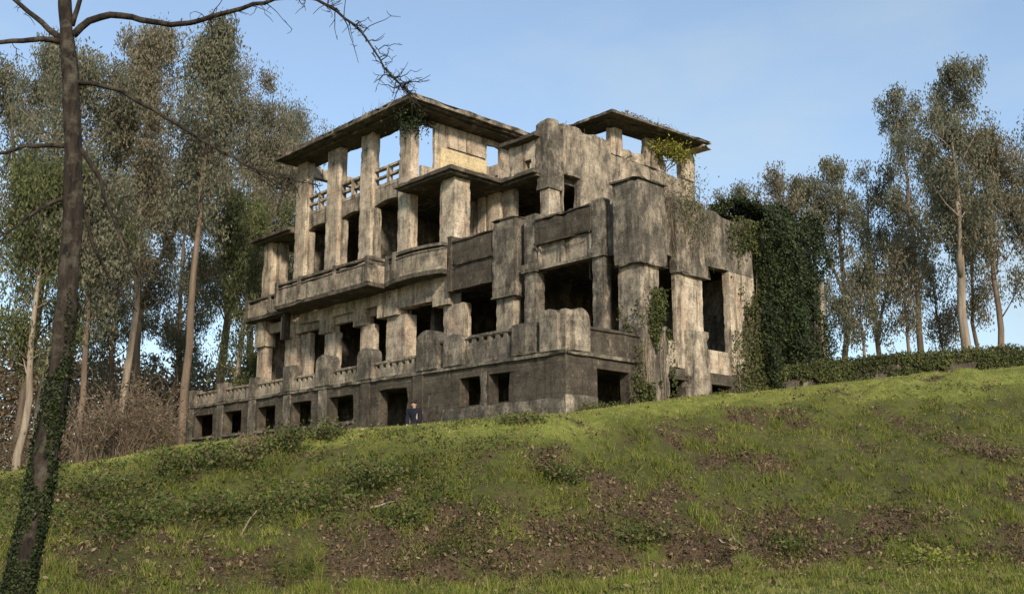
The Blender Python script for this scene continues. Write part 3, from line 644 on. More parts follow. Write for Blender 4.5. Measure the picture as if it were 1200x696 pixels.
# ------------------------------------------------------------------ person by the basement door
def skin_body(name, verts, edges, radii, mat, parent, root=0, sub=2):
    me = bpy.data.meshes.new(name); me.from_pydata([tuple(np.array(v) - ORIGIN[parent.name]) for v in verts], edges, []); o = bpy.data.objects.new(name, me); COL.objects.link(o)
    sm = o.modifiers.new('skin', 'SKIN'); sm.use_smooth_shade = True
    for i, r in enumerate(radii): me.skin_vertices[0].data[i].radius = r if isinstance(r, tuple) else (r, r)
    me.skin_vertices[0].data[root].use_root = True
    ss = o.modifiers.new('sub', 'SUBSURF'); ss.levels = sub; ss.render_levels = sub
    me.materials.append(mat); o.parent = parent; ORIGIN[o.name] = ORIGIN[parent.name]
    return o
def flat_mat(name, c, rough=.8):
    m, nt, b = new_mat(name); gg = nt.nodes.new('ShaderNodeNewGeometry')
    nt.links.new(n_mix(nt, 1., c, n_ramp(nt, n_noise(nt, gg.outputs['Position'], 22, 4), .3, .7, .8, 1.2), 'MULTIPLY'), b.inputs['Base Color']); b.inputs['Roughness'].default_value = rough
    return m
M_COAT = flat_mat('navy_coat', (.010, .011, .018)); M_TROU = flat_mat('dark_trousers', (.012, .012, .014)); M_SKIN = flat_mat('skin', (.42, .27, .19), .6); M_HAIR = flat_mat('brown_hair', (.05, .032, .02)); M_SHOE = flat_mat('shoe', (.02, .018, .016))
px_, py_ = -7.1, -4.42; pz_ = float(ground_z(px_, py_))
per = thing('person', (px_, py_, pz_), 'person in dark navy coat standing against the wall beside the doorway', 'person')
f2 = np.array([.45, -.9, 0]); f2 /= np.linalg.norm(f2); s2_ = np.array([-f2[1], f2[0], 0])   # facing out and to the right
def pp(s, f, z): return tuple(np.array([px_, py_, pz_]) + s2_ * s + f2 * f + np.array([0, 0, z]))
vs = [pp(0, 0, .95), pp(0, 0, 1.15), pp(0, .0, 1.34), pp(0, .0, 1.46), pp(0, .01, 1.52), pp(0, .03, 1.60), pp(0, .03, 1.70),
      pp(.19, 0, 1.40), pp(.25, 0, 1.14), pp(.23, .10, .92), pp(.22, .14, .82), pp(-.19, 0, 1.40), pp(-.25, 0, 1.14), pp(-.23, .10, .92), pp(-.22, .14, .82),
      pp(.10, 0, .86), pp(.11, .02, .48), pp(.12, 0, .08), pp(.12, .14, .04), pp(-.10, 0, .86), pp(-.11, .02, .48), pp(-.12, 0, .08), pp(-.12, .14, .04)]
es = [(0, 1), (1, 2), (2, 3), (3, 4), (4, 5), (5, 6), (2, 7), (7, 8), (8, 9), (9, 10), (2, 11), (11, 12), (12, 13), (13, 14), (0, 15), (15, 16), (16, 17), (17, 18), (0, 19), (19, 20), (20, 21), (21, 22)]
rs = [(.16, .12), (.16, .12), (.17, .12), (.075, .07), (.055, .06), (.085, .10), (.06, .075), .075, .058, .042, .035, .075, .058, .042, .035, .09, .062, .045, .035, .09, .062, .045, .035]
skin_body('body', vs, es, rs, M_SKIN, per)
cv = [pp(0, 0, .72), pp(0, 0, .95), pp(0, 0, 1.16), pp(0, 0, 1.36), pp(0, 0, 1.48), pp(.20, 0, 1.41), pp(.255, 0, 1.14), pp(.235, .10, .88), pp(-.20, 0, 1.41), pp(-.255, 0, 1.14), pp(-.235, .10, .88)]
skin_body('coat', cv, [(0, 1), (1, 2), (2, 3), (3, 4), (3, 5), (5, 6), (6, 7), (3, 8), (8, 9), (9, 10)], [(.20, .15), (.195, .15), (.19, .15), (.20, .15), (.09, .09), .11, .105, .085, .11, .105, .085], M_COAT, per, 1)
tv = [pp(0, 0, .90), pp(.105, 0, .82), pp(.115, .02, .48), pp(.12, 0, .10), pp(-.105, 0, .82), pp(-.115, .02, .48), pp(-.12, 0, .10)]
skin_body('trousers', tv, [(0, 1), (1, 2), (2, 3), (0, 4), (4, 5), (5, 6)], [(.16, .12), .105, .078, .065, .105, .078, .065], M_TROU, per)
for s in (-1, 1):
    skin_body('shoe', [pp(.12 * s, -.06, .05), pp(.12 * s, .06, .05), pp(.12 * s, .18, .035)], [(0, 1), (1, 2)], [.05, .055, .04], M_SHOE, per)
    # five fingers each
    hb = np.array(pp(.22 * s, .15, .80))
    fv = [tuple(hb)]; fe = []; fr = [.032]
    for q, (ds, df, dz) in enumerate(((-.03, 0, -.085), (-.01, .005, -.10), (.012, .005, -.098), (.03, 0, -.08), (-.045 * s, .035, -.05))):
        i0 = len(fv); base = hb + s2_ * ds * .8 + np.array([0, 0, -.03]); fv += [tuple(base), tuple(hb + s2_ * ds + f2 * (df + .02) + np.array([0, 0, dz]))]
        fe += [(0, i0), (i0, i0 + 1)]; fr += [.010, .008]
    skin_body('hand', fv, fe, fr, M_SKIN, per, 0, 1)
skin_body('hair', [pp(0, -.03, 1.60), pp(0, -.02, 1.70), pp(0, .01, 1.745)], [(0, 1), (1, 2)], [(.085, .08), (.09, .095), (.06, .075)], M_HAIR, per, 1)
def blob(c, r, n=6):
    V = []; F = []
    for i in range(n + 1):
        for k in range(8):
            t = math.pi * i / n; p = 2 * math.pi * k / 8; V.append((c[0] + r * math.sin(t) * math.cos(p), c[1] + r * math.sin(t) * math.sin(p), c[2] + r * math.cos(t)))
    for i in range(n):
        for k in range(8): F.append((i * 8 + k, i * 8 + (k + 1) % 8, i * 8 + 8 + (k + 1) % 8, i * 8 + 8 + k))
    return V, F
mesh_obj('eye', *blob(pp(.033, .115, 1.64), .011), M_HAIR, per); mesh_obj('eye', *blob(pp(-.033, .115, 1.64), .011), M_HAIR, per)
mesh_obj('nose', *blob(pp(0, .13, 1.605), .016), M_SKIN, per); mesh_obj('mouth', *blob(pp(0, .115, 1.565), .014), M_HAIR, per)
mesh_obj('ear', *blob(pp(.085, .03, 1.62), .022), M_SKIN, per); mesh_obj('ear', *blob(pp(-.085, .03, 1.62), .022), M_SKIN, per)

# ------------------------------------------------------------------ garden wall with ivy on the right
def rd3(r, d, dz=0.): x, y = at_rd(r, d); return np.array([x, y, float(ground_rd(r, d)) + dz])
gw = thing('garden_wall', rd3(14, 42), 'low overgrown garden wall running right from the ruin along the lawn', 'wall')
wp_ = np.array([(8.9, 39.6), (11.0, 40.6), (13.6, 41.8), (16., 42.8), (18.6, 44.), (22.4, 45.6), (27, 47.5), (33, 50)])
tt = np.linspace(0, len(wp_) - 1, 90); wr = np.interp(tt, range(len(wp_)), wp_[:, 0]); wd = np.interp(tt, range(len(wp_)), wp_[:, 1])
V = []; F = []
zt_ = []
for i, (r, d) in enumerate(zip(wr, wd)):
    x, y = at_rd(r, d); zb = float(ground_rd(r, d - .3)); hgt = np.interp(r, [8.9, 13, 22], [.6, .85, 1.0]) + .10 * mnoise.noise(Vector((r * 1.3, 0, 0)))
    zt_.append((zb, zb + hgt)); fx, fy = FH * .22
    V += [(x - fx, y - fy, zb - .5), (x - fx * .9, y - fy * .9, zb + hgt), (x + fx, y + fy, zb + hgt), (x + fx, y + fy, zb - .5)]
    if i:
        a = i * 4; F += [(a - 4, a, a + 1, a - 3), (a - 3, a + 1, a + 2, a - 2), (a - 2, a + 2, a + 3, a - 1)]
mesh_obj('masonry', V, F, M_DARK, gw)
zt_ = np.array(zt_)
n = 36000
i_ = g.uniform(0, 89, n); r = np.interp(i_, range(90), wr); d = np.interp(i_, range(90), wd)
v = g.uniform(0, 1.15, n); zb = np.interp(i_, range(90), zt_[:, 0]); ztp = np.interp(i_, range(90), zt_[:, 1])
keep = (fbm(r * .9, v * 1.5, 23) > .40) | (v > .88) | ((v > .6) & (g.uniform(size=n) < .4)); keep &= ~((r > 14.2) & (r < 16.5) & (v < .8) & (g.uniform(size=n) < .85))
r, d, v, zb, ztp = r[keep], d[keep], v[keep], zb[keep], ztp[keep]; n = len(r)
x, y = at_rd(r, d - .26 - np.abs(g.normal(0, .10, n)) + (v > .95) * g.uniform(0, .6, n)); z = zb + (ztp - zb) * np.minimum(v, 1) + (v > .95) * np.abs(g.normal(0, .12, n))
C = np.stack([x, y, z], 1); o = np.array([-FH[0], -FH[1], .5])
V, F = leaves(C, np.array([0, 0, -1.]) + g.normal(size=C.shape) * .7, o + g.normal(size=C.shape) * .5, g.uniform(.07, .14, n), g.uniform(.05, .10, n)); mesh_obj('ivy', V, F, M_IVYL, gw)
gw.children[-1]['label'] = 'green ivy trailing over the wall'

# ------------------------------------------------------------------ trees
LG, RG = 'tall trees left of the ruin', 'tall trees behind the garden wall'
def tree(name, label, r, d, H, seed, crown=(.35, 1.), width=2.2, trunk_r=.22, nleaf=7000, mat=M_EUC, bark=M_PBARK, lean=(0, 0), leaf=(.24, .078), nlimb=26, up=1.2, cs=.46, group=None, fork=0, cat='tree'):
    q = np.random.default_rng(seed); b = rd3(r, d, -.15)
    t = thing(name, tuple(b), label, cat, group)
    k = 12; s = np.linspace(0, 1, k)
    wob = np.cumsum(q.normal(size=(k, 2)) * H * .006, 0)
    ax = np.stack([RT[0] * lean[0] * s ** 1.4 * H + wob[:, 0], RT[1] * lean[0] * s ** 1.4 * H + wob[:, 1], s * H], 1) + b
    rad = trunk_r * (1 - s) ** .75 + .02; rad[0] *= 1.35
    nleaf = int(nleaf * (3.1 if group == LG else 2.2)); width *= (1.5 if group == LG else 1.2); wood = [tube(ax, rad, 8)]; clumps = []
    stems = [(ax, crown)]
    for f in range(fork):
        s0 = q.uniform(.35, .55); i0 = int(s0 * (k - 1)); a0 = q.uniform(0, 6.3); L = H * q.uniform(.35, .5)
        kk = 8; u = np.linspace(0, 1, kk)[:, None]; dv = np.array([math.cos(a0) * .35, math.sin(a0) * .35, 1.])
        P = ax[i0] + u * L * nrm(dv) + np.cumsum(q.normal(size=(kk, 3)) * H * .004, 0)
        wood.append(tube(P, np.linspace(rad[i0] * .7, .025, kk), 6)); stems.append((P, (.25, 1.)))
    for P0, cr in stems:
        n_l = (nlimb if group == LG else nlimb) if P0 is ax else nlimb // 2
        for _ in range(n_l):
            s0 = cr[0] + (cr[1] - cr[0]) * q.uniform() ** .85; f = s0 * (len(P0) - 1); i0 = min(int(f), len(P0) - 2); p0 = P0[i0] + (P0[i0 + 1] - P0[i0]) * (f - i0)
            env = math.sin(math.pi * min(1, max(.05, (s0 - cr[0]) / (cr[1] - cr[0] + 1e-6) * .82 + .16))) ** .7
            L = width * env * q.uniform(.55, 1.25); a = q.uniform(0, 2 * math.pi); e = up * q.uniform(.4, 1.5)
            dv = nrm(np.array([math.cos(a), math.sin(a), e])); kk = 6; u = np.linspace(0, 1, kk)[:, None]
            P = p0 + u * dv * L + u ** 2 * np.array([0, 0, .25 * L]) + np.cumsum(q.normal(size=(kk, 3)) * L * .035, 0)
            wood.append(tube(P, np.linspace(max(.03, trunk_r * .28 * (1 - s0 * .6)), .012, kk), 4))
            clumps.append((P[-1], 1.))
            if group == LG or q.uniform() < .75: clumps.append((P[3] + q.normal(size=3) * .3, .75))
            for _ in range(q.integers(2, 5) if group == LG else q.integers(2, 4)):
                e2 = P[q.integers(2, 6)] + nrm(q.normal(size=3) + np.array([0, 0, .5])) * L * q.uniform(.25, .55)
                wood.append(tube(np.stack([P[2], (P[2] + e2) / 2 + q.normal(size=3) * .1, e2]), [.02, .014, .008], 3)); clumps.append((e2, .8))
        clumps.append((P0[-1], .7))
    V, F = join(*wood); mesh_obj('trunk', V, F, bark, t, smooth=True)
    cc = np.array([c for c, _ in clumps]); cw = np.array([w for _, w in clumps]) * q.uniform(.15, 1.8, len(clumps)); idx = q.choice(len(cc), nleaf, p=cw / cw.sum())
    sg = cs * q.uniform(.6, 1.25, len(cc))[idx][:, None]
    C = cc[idx] + np.clip(q.normal(size=(nleaf, 3)), -1.7, 1.7) * sg * np.array([.8, .8, 1.25]) + np.array([0, 0, -.3])
    D = nrm(np.array([0, 0, -1.0]) + q.normal(size=(nleaf, 3)) * .45)
    V, F = leaves(C, D, rdir(nleaf, q), leaf[0] * q.uniform(.6, 1.3, nleaf), leaf[1] * q.uniform(.7, 1.3, nleaf)); mesh_obj('crown', V, F, mat, t)
    return t
def rp(px, d): return (px - 600) / 1218 * d
LEFT = [  # bearing px, ahead, height, crown, width, trunk radius, leaves, material, bark, label
 (10, 55, 25, (.25, 1), 2.6, .26, 9000, M_EUC, M_RBARK, 'tall olive eucalyptus at the far left edge of the picture'),
 (38, 49, 21, (.62, 1), 2.0, .19, 3500, M_EUC, M_PBARK, 'eucalyptus with long bare pale trunk seen just left of the foreground trunk'),
 (128, 52, 24, (.42, 1), 1.8, .20, 8000, M_EUC2, M_PBARK, 'slender eucalyptus with pale orange base, first right of the foreground trunk'),
 (158, 60, 27.5, (.3, 1), 2.2, .30, 9500, M_EUC2, M_RBARK, 'tallest brownish eucalyptus spire right of the foreground trunk'),
 (205, 50, 22.5, (.48, 1), 1.7, .22, 6500, M_EUC, M_RBARK, 'straight orange trunked tree just left of the terrace end'),
 (240, 66, 29, (.3, 1), 2.6, .32, 10000, M_EUC2, M_RBARK, 'broad tall eucalyptus behind the left end of the terrace'),
 (283, 70, 26, (.35, 1), 2.4, .30, 8000, M_EUC, M_PBARK, 'eucalyptus with drooping crown behind the left corner of the ruin'),
 (318, 76, 28.5, (.5, 1), 2.4, .26, 5000, M_EUC, M_PBARK, 'airy leaning eucalyptus whose top nears the left tower eave'),
 (262, 60, 15.5, (.25, 1), 3.0, .2, 8000, M_GREEN, M_PBARK, 'shorter dense green tree behind the terrace end'),
 (325, 72, 17, (.3, 1), 2.6, .22, 6000, M_EUC, M_RBARK, 'low tree showing between terrace pedestals and the left wing'),
 (84, 47, 13.5, (.5, 1), 1.8, .16, 4500, M_EUC, M_RBARK, 'small tree with red trunk close behind the foreground trunk'),
 (18, 46, 14, (.3, 1), 2.4, .17, 6500, M_GREEN, M_PBARK, 'yellow-green leafy tree low at the left picture edge'),
 (190, 74, 22, (.25, 1), 2.8, .28, 9000, M_EUC, M_RBARK, 'dark full tree filling the gap behind the orange trunked tree'),
 (112, 72, 20, (.25, 1), 2.6, .25, 8000, M_EUC, M_RBARK, 'background tree low between the two slender eucalypti'),
 (60, 70, 19, (.2, 1), 2.6, .24, 7500, M_EUC, M_RBARK, 'background tree hidden mostly by the foreground trunk'),
]
for i, (px, d, H, cr, w, tr, nl, mt, bk, lab) in enumerate(LEFT):
    tree('eucalyptus_tree', lab, rp(px, d), d, H, 100 + i, cr, w, tr, nl, mt, bk, group=LG, lean=((.0, .02, -.01, .0, .01, -.01, .02, .03)[i % 8], 0), fork=(1 if H > 23 else 0))
RIGHT = [
 (888, 72, 18.2, (.6, 1), 2.2, .24, 3500, M_EUC, M_RBARK, 'tree whose rounded top peeks above the ivy mass'),
 (948, 62, 16.2, (.45, 1), 1.7, .2, 4200, M_EUC2, M_PBARK, 'slim eucalyptus immediately right of the ivy mass'),
 (1003, 63, 17.0, (.3, 1), 2.0, .22, 6500, M_EUC, M_RBARK, 'second eucalyptus right of the ivy mass, with full dark crown'),
 (1048, 68, 18.0, (.3, 1), 2.0, .2, 5200, M_EUC, M_RBARK, 'thin eucalyptus left of the tallest tree on the right'),
 (1100, 66, 22.5, (.4, 1), 2.2, .24, 7000, M_EUC, M_RBARK, 'tall eucalyptus second from the tallest tree, leaning slightly left'),
 (1142, 57, 19.6, (.42, 1), 2.4, .3, 9000, M_EUC, M_PBARK, 'tallest eucalyptus on the right with thick pale lit trunk'),
 (1192, 58, 15.5, (.3, 1), 2.6, .2, 7500, M_EUC2, M_RBARK, 'brownish eucalyptus at the right edge of the picture'),
 (1165, 70, 15.5, (.4, 1), 2.2, .18, 4500, M_EUC2, M_RBARK, 'small brown tree between the pale trunk and the right edge'),
 (975, 74, 11, (.45, 1), 1.8, .13, 2200, M_EUC2, M_RBARK, 'young thin tree low behind the garden wall near the ivy mass'),
 (1030, 58, 8.5, (.5, 1), 1.5, .10, 1500, M_EUC, M_RBARK, 'young sapling behind the wall under the thin eucalyptus'),
 (1075, 60, 10, (.45, 1), 1.8, .12, 2200, M_EUC2, M_RBARK, 'young tree behind the wall left of the pale trunk'),
 (1120, 74, 12, (.4, 1), 1.9, .13, 2600, M_EUC2, M_RBARK, 'young brown tree directly behind the pale trunk'),
 (1250, 62, 18, (.3, 1), 2.6, .24, 6000, M_EUC, M_RBARK, 'eucalyptus just beyond the right picture edge'),
]
for i, (px, d, H, cr, w, tr, nl, mt, bk, lab) in enumerate(RIGHT):
    tree('eucalyptus_tree', lab, rp(px, d), d, H, 300 + i, cr, w, tr, nl, mt, bk, group=RG, lean=((.0, -.02, .01, .02, -.03, .03, .0)[i % 7], 0), fork=(2 if i == 5 else 1 if H > 16 else 0), cs=.36)

# leafless russet shrubs under the left trees
def bare_shrub(label, r, d, h, w, seed, nst=60, nleaf=500):
    q = np.random.default_rng(seed); b = rd3(r, d, -.1); t = thing('bare_shrub', tuple(b), label, 'shrub', 'leafless shrubs under the left trees'); st = []; tips = []
    for _ in range(nst):
        a = q.uniform(0, 6.3); kk = 6; u = np.linspace(0, 1, kk)[:, None]; L = h * q.uniform(.5, 1.1); o = w * q.uniform(.1, 1.)
        P = b + np.array([q.normal() * .3, q.normal() * .3, 0]) + u * np.array([0, 0, L]) + u ** 1.6 * np.array([math.cos(a) * o, math.sin(a) * o, -.25 * L]) + np.cumsum(q.normal(size=(kk, 3)) * .07, 0)
        st.append(tube(P, np.linspace(.03, .008, kk), 3)); tips.append(P[3:])
        for _ in range(3):
            p0 = P[q.integers(2, 6)]; e = p0 + nrm(q.normal(size=3) + np.array([0, 0, .4])) * q.uniform(.4, 1.1); st.append(tube(np.stack([p0, (p0 + e) / 2 + q.normal(size=3) * .05, e]), [.014, .01, .006], 3)); tips.append(e[None])
    mesh_obj('twigs', *join(*st), M_TWIG, t); tips = np.concatenate(tips)
    C = tips[q.integers(0, len(tips), nleaf)] + q.normal(size=(nleaf, 3)) * .22; V, F = leaves(C, rdir(nleaf, q), rdir(nleaf, q), .18, .08); mesh_obj('dry_leaves', V, F, M_RUSS, t)
SH = [(100, 44, 4.2, 1.8, 'russet bare shrub close right of the foreground trunk'), (140, 46, 5.0, 2.2, 'widest russet bare shrub between the two pale trunks'),
      (178, 47, 4.6, 2.0, 'russet bare shrub left of the orange trunk'), (208, 53, 4.0, 1.8, 'bare shrub against the terrace end wall'), (60, 47, 3.6, 1.8, 'bare brown shrub left of the foreground trunk'),
      (20, 50, 3.2, 1.8, 'low brown shrub at the left picture edge'), (155, 56, 6.5, 2.4, 'tall bare shrub deep under the spire tree'), (105, 58, 6.0, 2.4, 'tall bare shrub behind the shrub beside the foreground trunk'), (225, 62, 5.5, 2.2, 'bare shrub rising behind the terrace end')]
for i, (px, d, h, w, lab) in enumerate(SH): bare_shrub(lab, rp(px, d), d, h, w, 500 + i)
# far wood behind everything on the left: reads as one mass
q = np.random.default_rng(77); n = 60000
r = q.uniform(-66, -14, n); d = q.uniform(80, 100, n); hz = 2.5 + 15 * (fbm(r * .13, d * .05, 5) ** .7) * (.6 + .4 * np.exp(-((r + 40) / 25) ** 2)); z = q.uniform(0, 1, n) ** .8 * hz
x, y = at_rd(r, d); C = np.stack([x, y, 1.0 + z], 1); V, F = leaves(C, rdir(n, q), rdir(n, q), q.uniform(.35, .8, n), q.uniform(.15, .3, n))
fw_ = mesh_obj('far_wood', V, F, M_RUSS); tag(fw_, 'brown distant undergrowth and wood behind the left trees', 'woodland', kind='stuff')
# ------------------------------------------------------------------ foreground tree
FT = {'trunk': [(9.62, -23.4, -2.6), (9.78, -23.22, -1.9), (9.85, -23.13, -1.29), (9.89, -23.1, -0.83), (9.95, -23.03, -0.07), (10.0, -22.97, 0.81), (10.04, -22.93, 1.62), (10.05, -22.92, 2.44), (10.04, -22.93, 3.29), (10.0, -22.97, 4.17), (9.93, -23.05, 5.07), (9.86, -23.13, 5.76), (9.79, -23.2, 6.46), (9.72, -23.28, 7.19), (9.65, -23.35, 8.05), (9.55, -23.4, 9.5), (9.5, -23.5, 11.)]}
BRANCH = [
 ([(9.9, -23.08, 5.85), (9.97, -23.01, 6.01), (10.08, -22.89, 6.12), (10.33, -22.63, 6.14), (10.65, -22.42, 6.0), (11.0, -22.2, 5.89), (11.32, -22.0, 5.91), (11.64, -21.81, 6.0), (11.97, -21.6, 6.04), (12.27, -21.43, 6.05), (12.5, -21.33, 6.06), (12.63, -21.19, 5.97), (12.78, -21.02, 5.82), (12.94, -20.86, 5.66), (13.13, -20.8, 5.43), (13.2, -20.73, 5.2), (13.3, -20.62, 5.0), (13.41, -20.51, 4.82)], .048, .008, 80),
 ([(9.82, -23.17, 5.78), (9.56, -23.3, 6.02), (9.29, -23.44, 6.26), (8.96, -23.65, 6.6), (8.61, -23.87, 6.93)], .044, .018, 6),
 ([(9.81, -23.18, 5.76), (9.75, -23.39, 5.77), (9.75, -23.69, 5.65), (9.64, -23.94, 5.54), (9.51, -24.38, 5.47)], .04, .018, 6),
 ([(9.99, -22.99, 5.21), (10.13, -22.83, 5.23), (10.3, -22.65, 5.15), (10.63, -22.44, 4.9), (10.9, -22.16, 4.68), (11.26, -21.93, 4.38), (11.55, -21.76, 4.16), (11.91, -21.51, 3.92), (12.32, -21.23, 3.75), (12.51, -21.03, 3.71)], .033, .006, 22),
 ([(10.02, -22.95, 4.37), (10.11, -22.85, 4.26), (10.21, -22.75, 4.01), (10.32, -22.63, 3.62), (10.44, -22.51, 3.24), (10.53, -22.41, 2.94), (10.67, -22.26, 2.65), (10.76, -22.16, 2.44)], .036, .007, 14),
 ([(10.05, -22.92, 3.81), (10.01, -22.82, 3.65), (10.0, -22.69, 3.29), (10.0, -22.53, 2.94), (10.05, -22.34, 2.66), (10.14, -22.09, 2.38)], .032, .007, 11),
 ([(9.93, -23.05, 4.37), (9.77, -23.23, 4.39), (9.66, -23.49, 4.31), (9.49, -23.81, 4.18)], .032, .018, 7),
 ([(9.99, -22.99, 3.71), (9.86, -23.12, 3.66), (9.81, -23.33, 3.48), (9.78, -23.5, 3.28), (9.71, -23.72, 3.06)], .032, .010, 8),
 ([(9.88, -23.1, 5.99), (9.92, -23.06, 6.29), (9.99, -22.98, 6.64), (10.2, -22.8, 7.3)], .035, .012, 2)]
q = np.random.default_rng(5)
ft = thing('foreground_tree', (9.75, -23.2, float(ground_z(9.75, -23.2))), 'bare dark foreground tree at left with ivy wrapped lower trunk', 'tree')
P = smooth_line(FT['trunk'], 170); zz = P[:, 2]
rad = np.interp(zz, [-2.6, -1.3, 0, 1.6, 3.3, 4.5, 5.6, 6.0, 7, 11], [.22, .155, .142, .124, .112, .105, .096, .082, .072, .03])
V, F = tube(P, rad, 26); V = np.array(V); V += np.array([mnoise.noise_vector(Vector(v) * Vector((4, 4, 1.6))) * .02 + mnoise.noise_vector(Vector(v) * Vector((19, 19, 6))) * .012 for v in V])
mesh_obj('trunk', V, F, M_BARK, ft, smooth=True)
for pts, r0, r1, nt_ in BRANCH:
    Q = smooth_line(pts, max(12, len(pts) * 2)); Q[2:-1] += q.normal(size=(len(Q) - 3, 3)) * .008
    b = mesh_obj('branch', *tube(Q, np.linspace(r0 ** .8, r1 ** .8, len(Q)) ** 1.25, 7), M_BARK, ft, smooth=True)
    tw = []
    for j in range(nt_):
        f = q.uniform(.35, 1.) if nt_ < 20 else 1 - q.uniform() ** 1.5 * .62
        p0 = Q[min(len(Q) - 1, int(f * len(Q)))]; L = q.uniform(.10, .42) * (1.0 if nt_ < 20 else 1.0)
        dv = nrm(q.normal(size=3) + np.array([RT[0], RT[1], -.1]) * .6); kk = 5; u = np.linspace(0, 1, kk)[:, None]
        W = p0 + u * dv * L + np.cumsum(q.normal(size=(kk, 3)) * .018, 0) + u ** 2 * np.array([0, 0, q.uniform(-.25, .08)])
        tw.append(tube(W, np.linspace(.0075, .003, kk), 4))
        for _ in range(q.integers(1, 4)):
            e = W[q.integers(1, 5)]; e2 = e + nrm(q.normal(size=3)) * q.uniform(.04, .16); tw.append(tube(np.stack([e, (e + e2) / 2 + q.normal(size=3) * .01, e2]), [.005, .004, .0025], 3))
    mesh_obj('twigs', *join(*tw), M_BARK, b)['kind'] = 'stuff'
n = 24000
zl = -2.3 + 5.0 * q.uniform(size=n) ** 1.25; keep = q.uniform(size=n) < np.clip(1.25 - (zl - .4) / 2.0, .05, 1); zl = zl[keep]; n = len(zl); a = q.uniform(0, 6.283, n); pk = fbm(a * 1.4, zl * 1.6, 17, 3); kk2 = (pk > .33 + .05 * zl.clip(0, 3)) | (zl < -.6); zl, a, pk = zl[kk2], a[kk2], pk[kk2]; n = len(zl)
cx = np.stack([np.interp(zl, zz, P[:, i]) for i in range(3)], 1); R = np.interp(zl, zz, rad) + np.abs(q.normal(0, .02, n)) + .08 * np.clip(pk - .42, 0, 1)
o = np.stack([np.cos(a), np.sin(a), np.zeros(n)], 1); C = cx + o * R[:, None]
V, F = leaves(C, np.array([0, 0, -1.]) + q.normal(size=C.shape) * .6, o + np.array([0, 0, .4]) + q.normal(size=C.shape) * .45, q.uniform(.022, .05, n), q.uniform(.018, .04, n))
iv = mesh_obj('ivy', V, F, M_IVY, ft); iv['label'] = 'dark ivy sleeve around the lower trunk'

# ------------------------------------------------------------------ bank vegetation
q = np.random.default_rng(9)
def scatter(n, r0, r1, d0, d1):
    """uniform over the slope, thinned with distance"""
    r = q.uniform(r0, r1, n); d = q.uniform(d0, d1, n); k = q.uniform(size=n) < np.clip((24. / d) ** 1.3, 0, 1)
    k &= np.abs(r / d) < .62
    return r[k], d[k]
def blades(r, d, h, w, lean=.5):
    n = len(r); x, y = at_rd(r, d); z = ground_rd(r, d); B = np.stack([x, y, z - .015], 1); a = q.uniform(0, 6.283, n)
    S = np.stack([np.cos(a), np.sin(a), np.zeros(n)], 1) * w[:, None] * .5; T = np.stack([q.normal(size=n) * lean, q.normal(size=n) * lean, np.ones(n)], 1); T = nrm(T) * h[:, None]
    V = np.stack([B - S, B + S, B + T], 1).reshape(-1, 3); return V, np.arange(3 * n).reshape(n, 3)
r, d = scatter(900000, -21, 26, 17.5, 46); L = litter(r, d); cl = fbm(r * 2.6, d * 2.6, 71, 3)
lawn = q.uniform(size=len(r)) < lawn_mask(r, d)
inside = (lambda X, Y: (X < .15) & (Y > YF - .15))(*at_rd(r, d)) & ~((lambda X, Y: X < -27.3)(*at_rd(r, d)))
k1 = ~lawn & ~inside & (q.uniform(size=len(r)) > L * .75) & (q.uniform(size=len(r)) < np.clip((cl - .26) * 3.0, .42, 1))
k2 = lawn & ~inside & (q.uniform(size=len(r)) > L * .9)
rr, dd = r[k1], d[k1]; hh = (.05 + .42 * np.clip(cl[k1] - .36, 0, 1) ** 1.1 * 2.2) * q.uniform(.5, 1.4, len(rr))
gr_ = mesh_obj('grass', *blades(rr, dd, hh, q.uniform(.012, .026, len(rr)), .55), M_GRASS); tag(gr_, 'rough green grass covering the bank', 'grass', kind='stuff')
rr, dd = r[k2], d[k2]
gl_ = mesh_obj('lawn_grass', *blades(rr, dd, q.uniform(.03, .09, len(rr)), q.uniform(.012, .026, len(rr)), .6), M_GRASSY); tag(gl_, 'short bright lawn grass along the crest and foot of the bank', 'grass', kind='stuff')
# fallen leaves and bracken litter
r, d = scatter(560000, -19, 23, 18, 40); L = litter(r, d); k = q.uniform(size=len(r)) < L * .85 + .035; r, d = r[k], d[k]; n = len(r)
x, y = at_rd(r, d); C = np.stack([x, y, ground_rd(r, d) + np.abs(q.normal(0, .07, n)) + .01], 1)
V, F = leaves(C, rdir(n, q), np.array([0, 0, .6]) + q.normal(size=(n, 3)) * .8, (sz := .03 + .13 * q.uniform(size=n) ** 3), sz * q.uniform(.12, .7, n))
tag(mesh_obj('leaf_litter', V, F, M_DEAD), 'brown dead leaves and bracken strewn over the bank', 'leaf litter', kind='stuff')
# low green weeds: denser and taller on the left half of the bank
r, d = scatter(420000, -19, 23, 18, 38); cl = fbm(r * .9, d * .9, 91, 5); lf = np.clip((1.5 - r) / 4, 0, 1) * np.clip((d - 21) / 3, 0, 1) * np.clip((np.interp(r / d, BR, CR_D) - .8 - d) / 2, 0, 1)
den = np.clip((cl - .55 + .13 * lf) * 8, 0, 1) * (.3 + .6 * lf); k = q.uniform(size=len(r)) < den
r, d, cl, lf = r[k], d[k], cl[k], lf[k]; n = len(r); x, y = at_rd(r, d); hw = (.05 + .45 * lf * np.clip(cl - .42, 0, .3) / .3)
C = np.stack([x, y, ground_rd(r, d) + hw * q.uniform(0, 1, n) ** 1.3 + .02], 1)
V, F = leaves(C, rdir(n, q) + np.array([0, 0, .5]), np.array([0, 0, .8]) + q.normal(size=(n, 3)) * .6, q.uniform(.05, .15, n), q.uniform(.02, .06, n))
tag(mesh_obj('low_weeds', V, F, M_WEED), 'low dark green weeds and brambles scattered on the bank', 'weeds', kind='stuff')
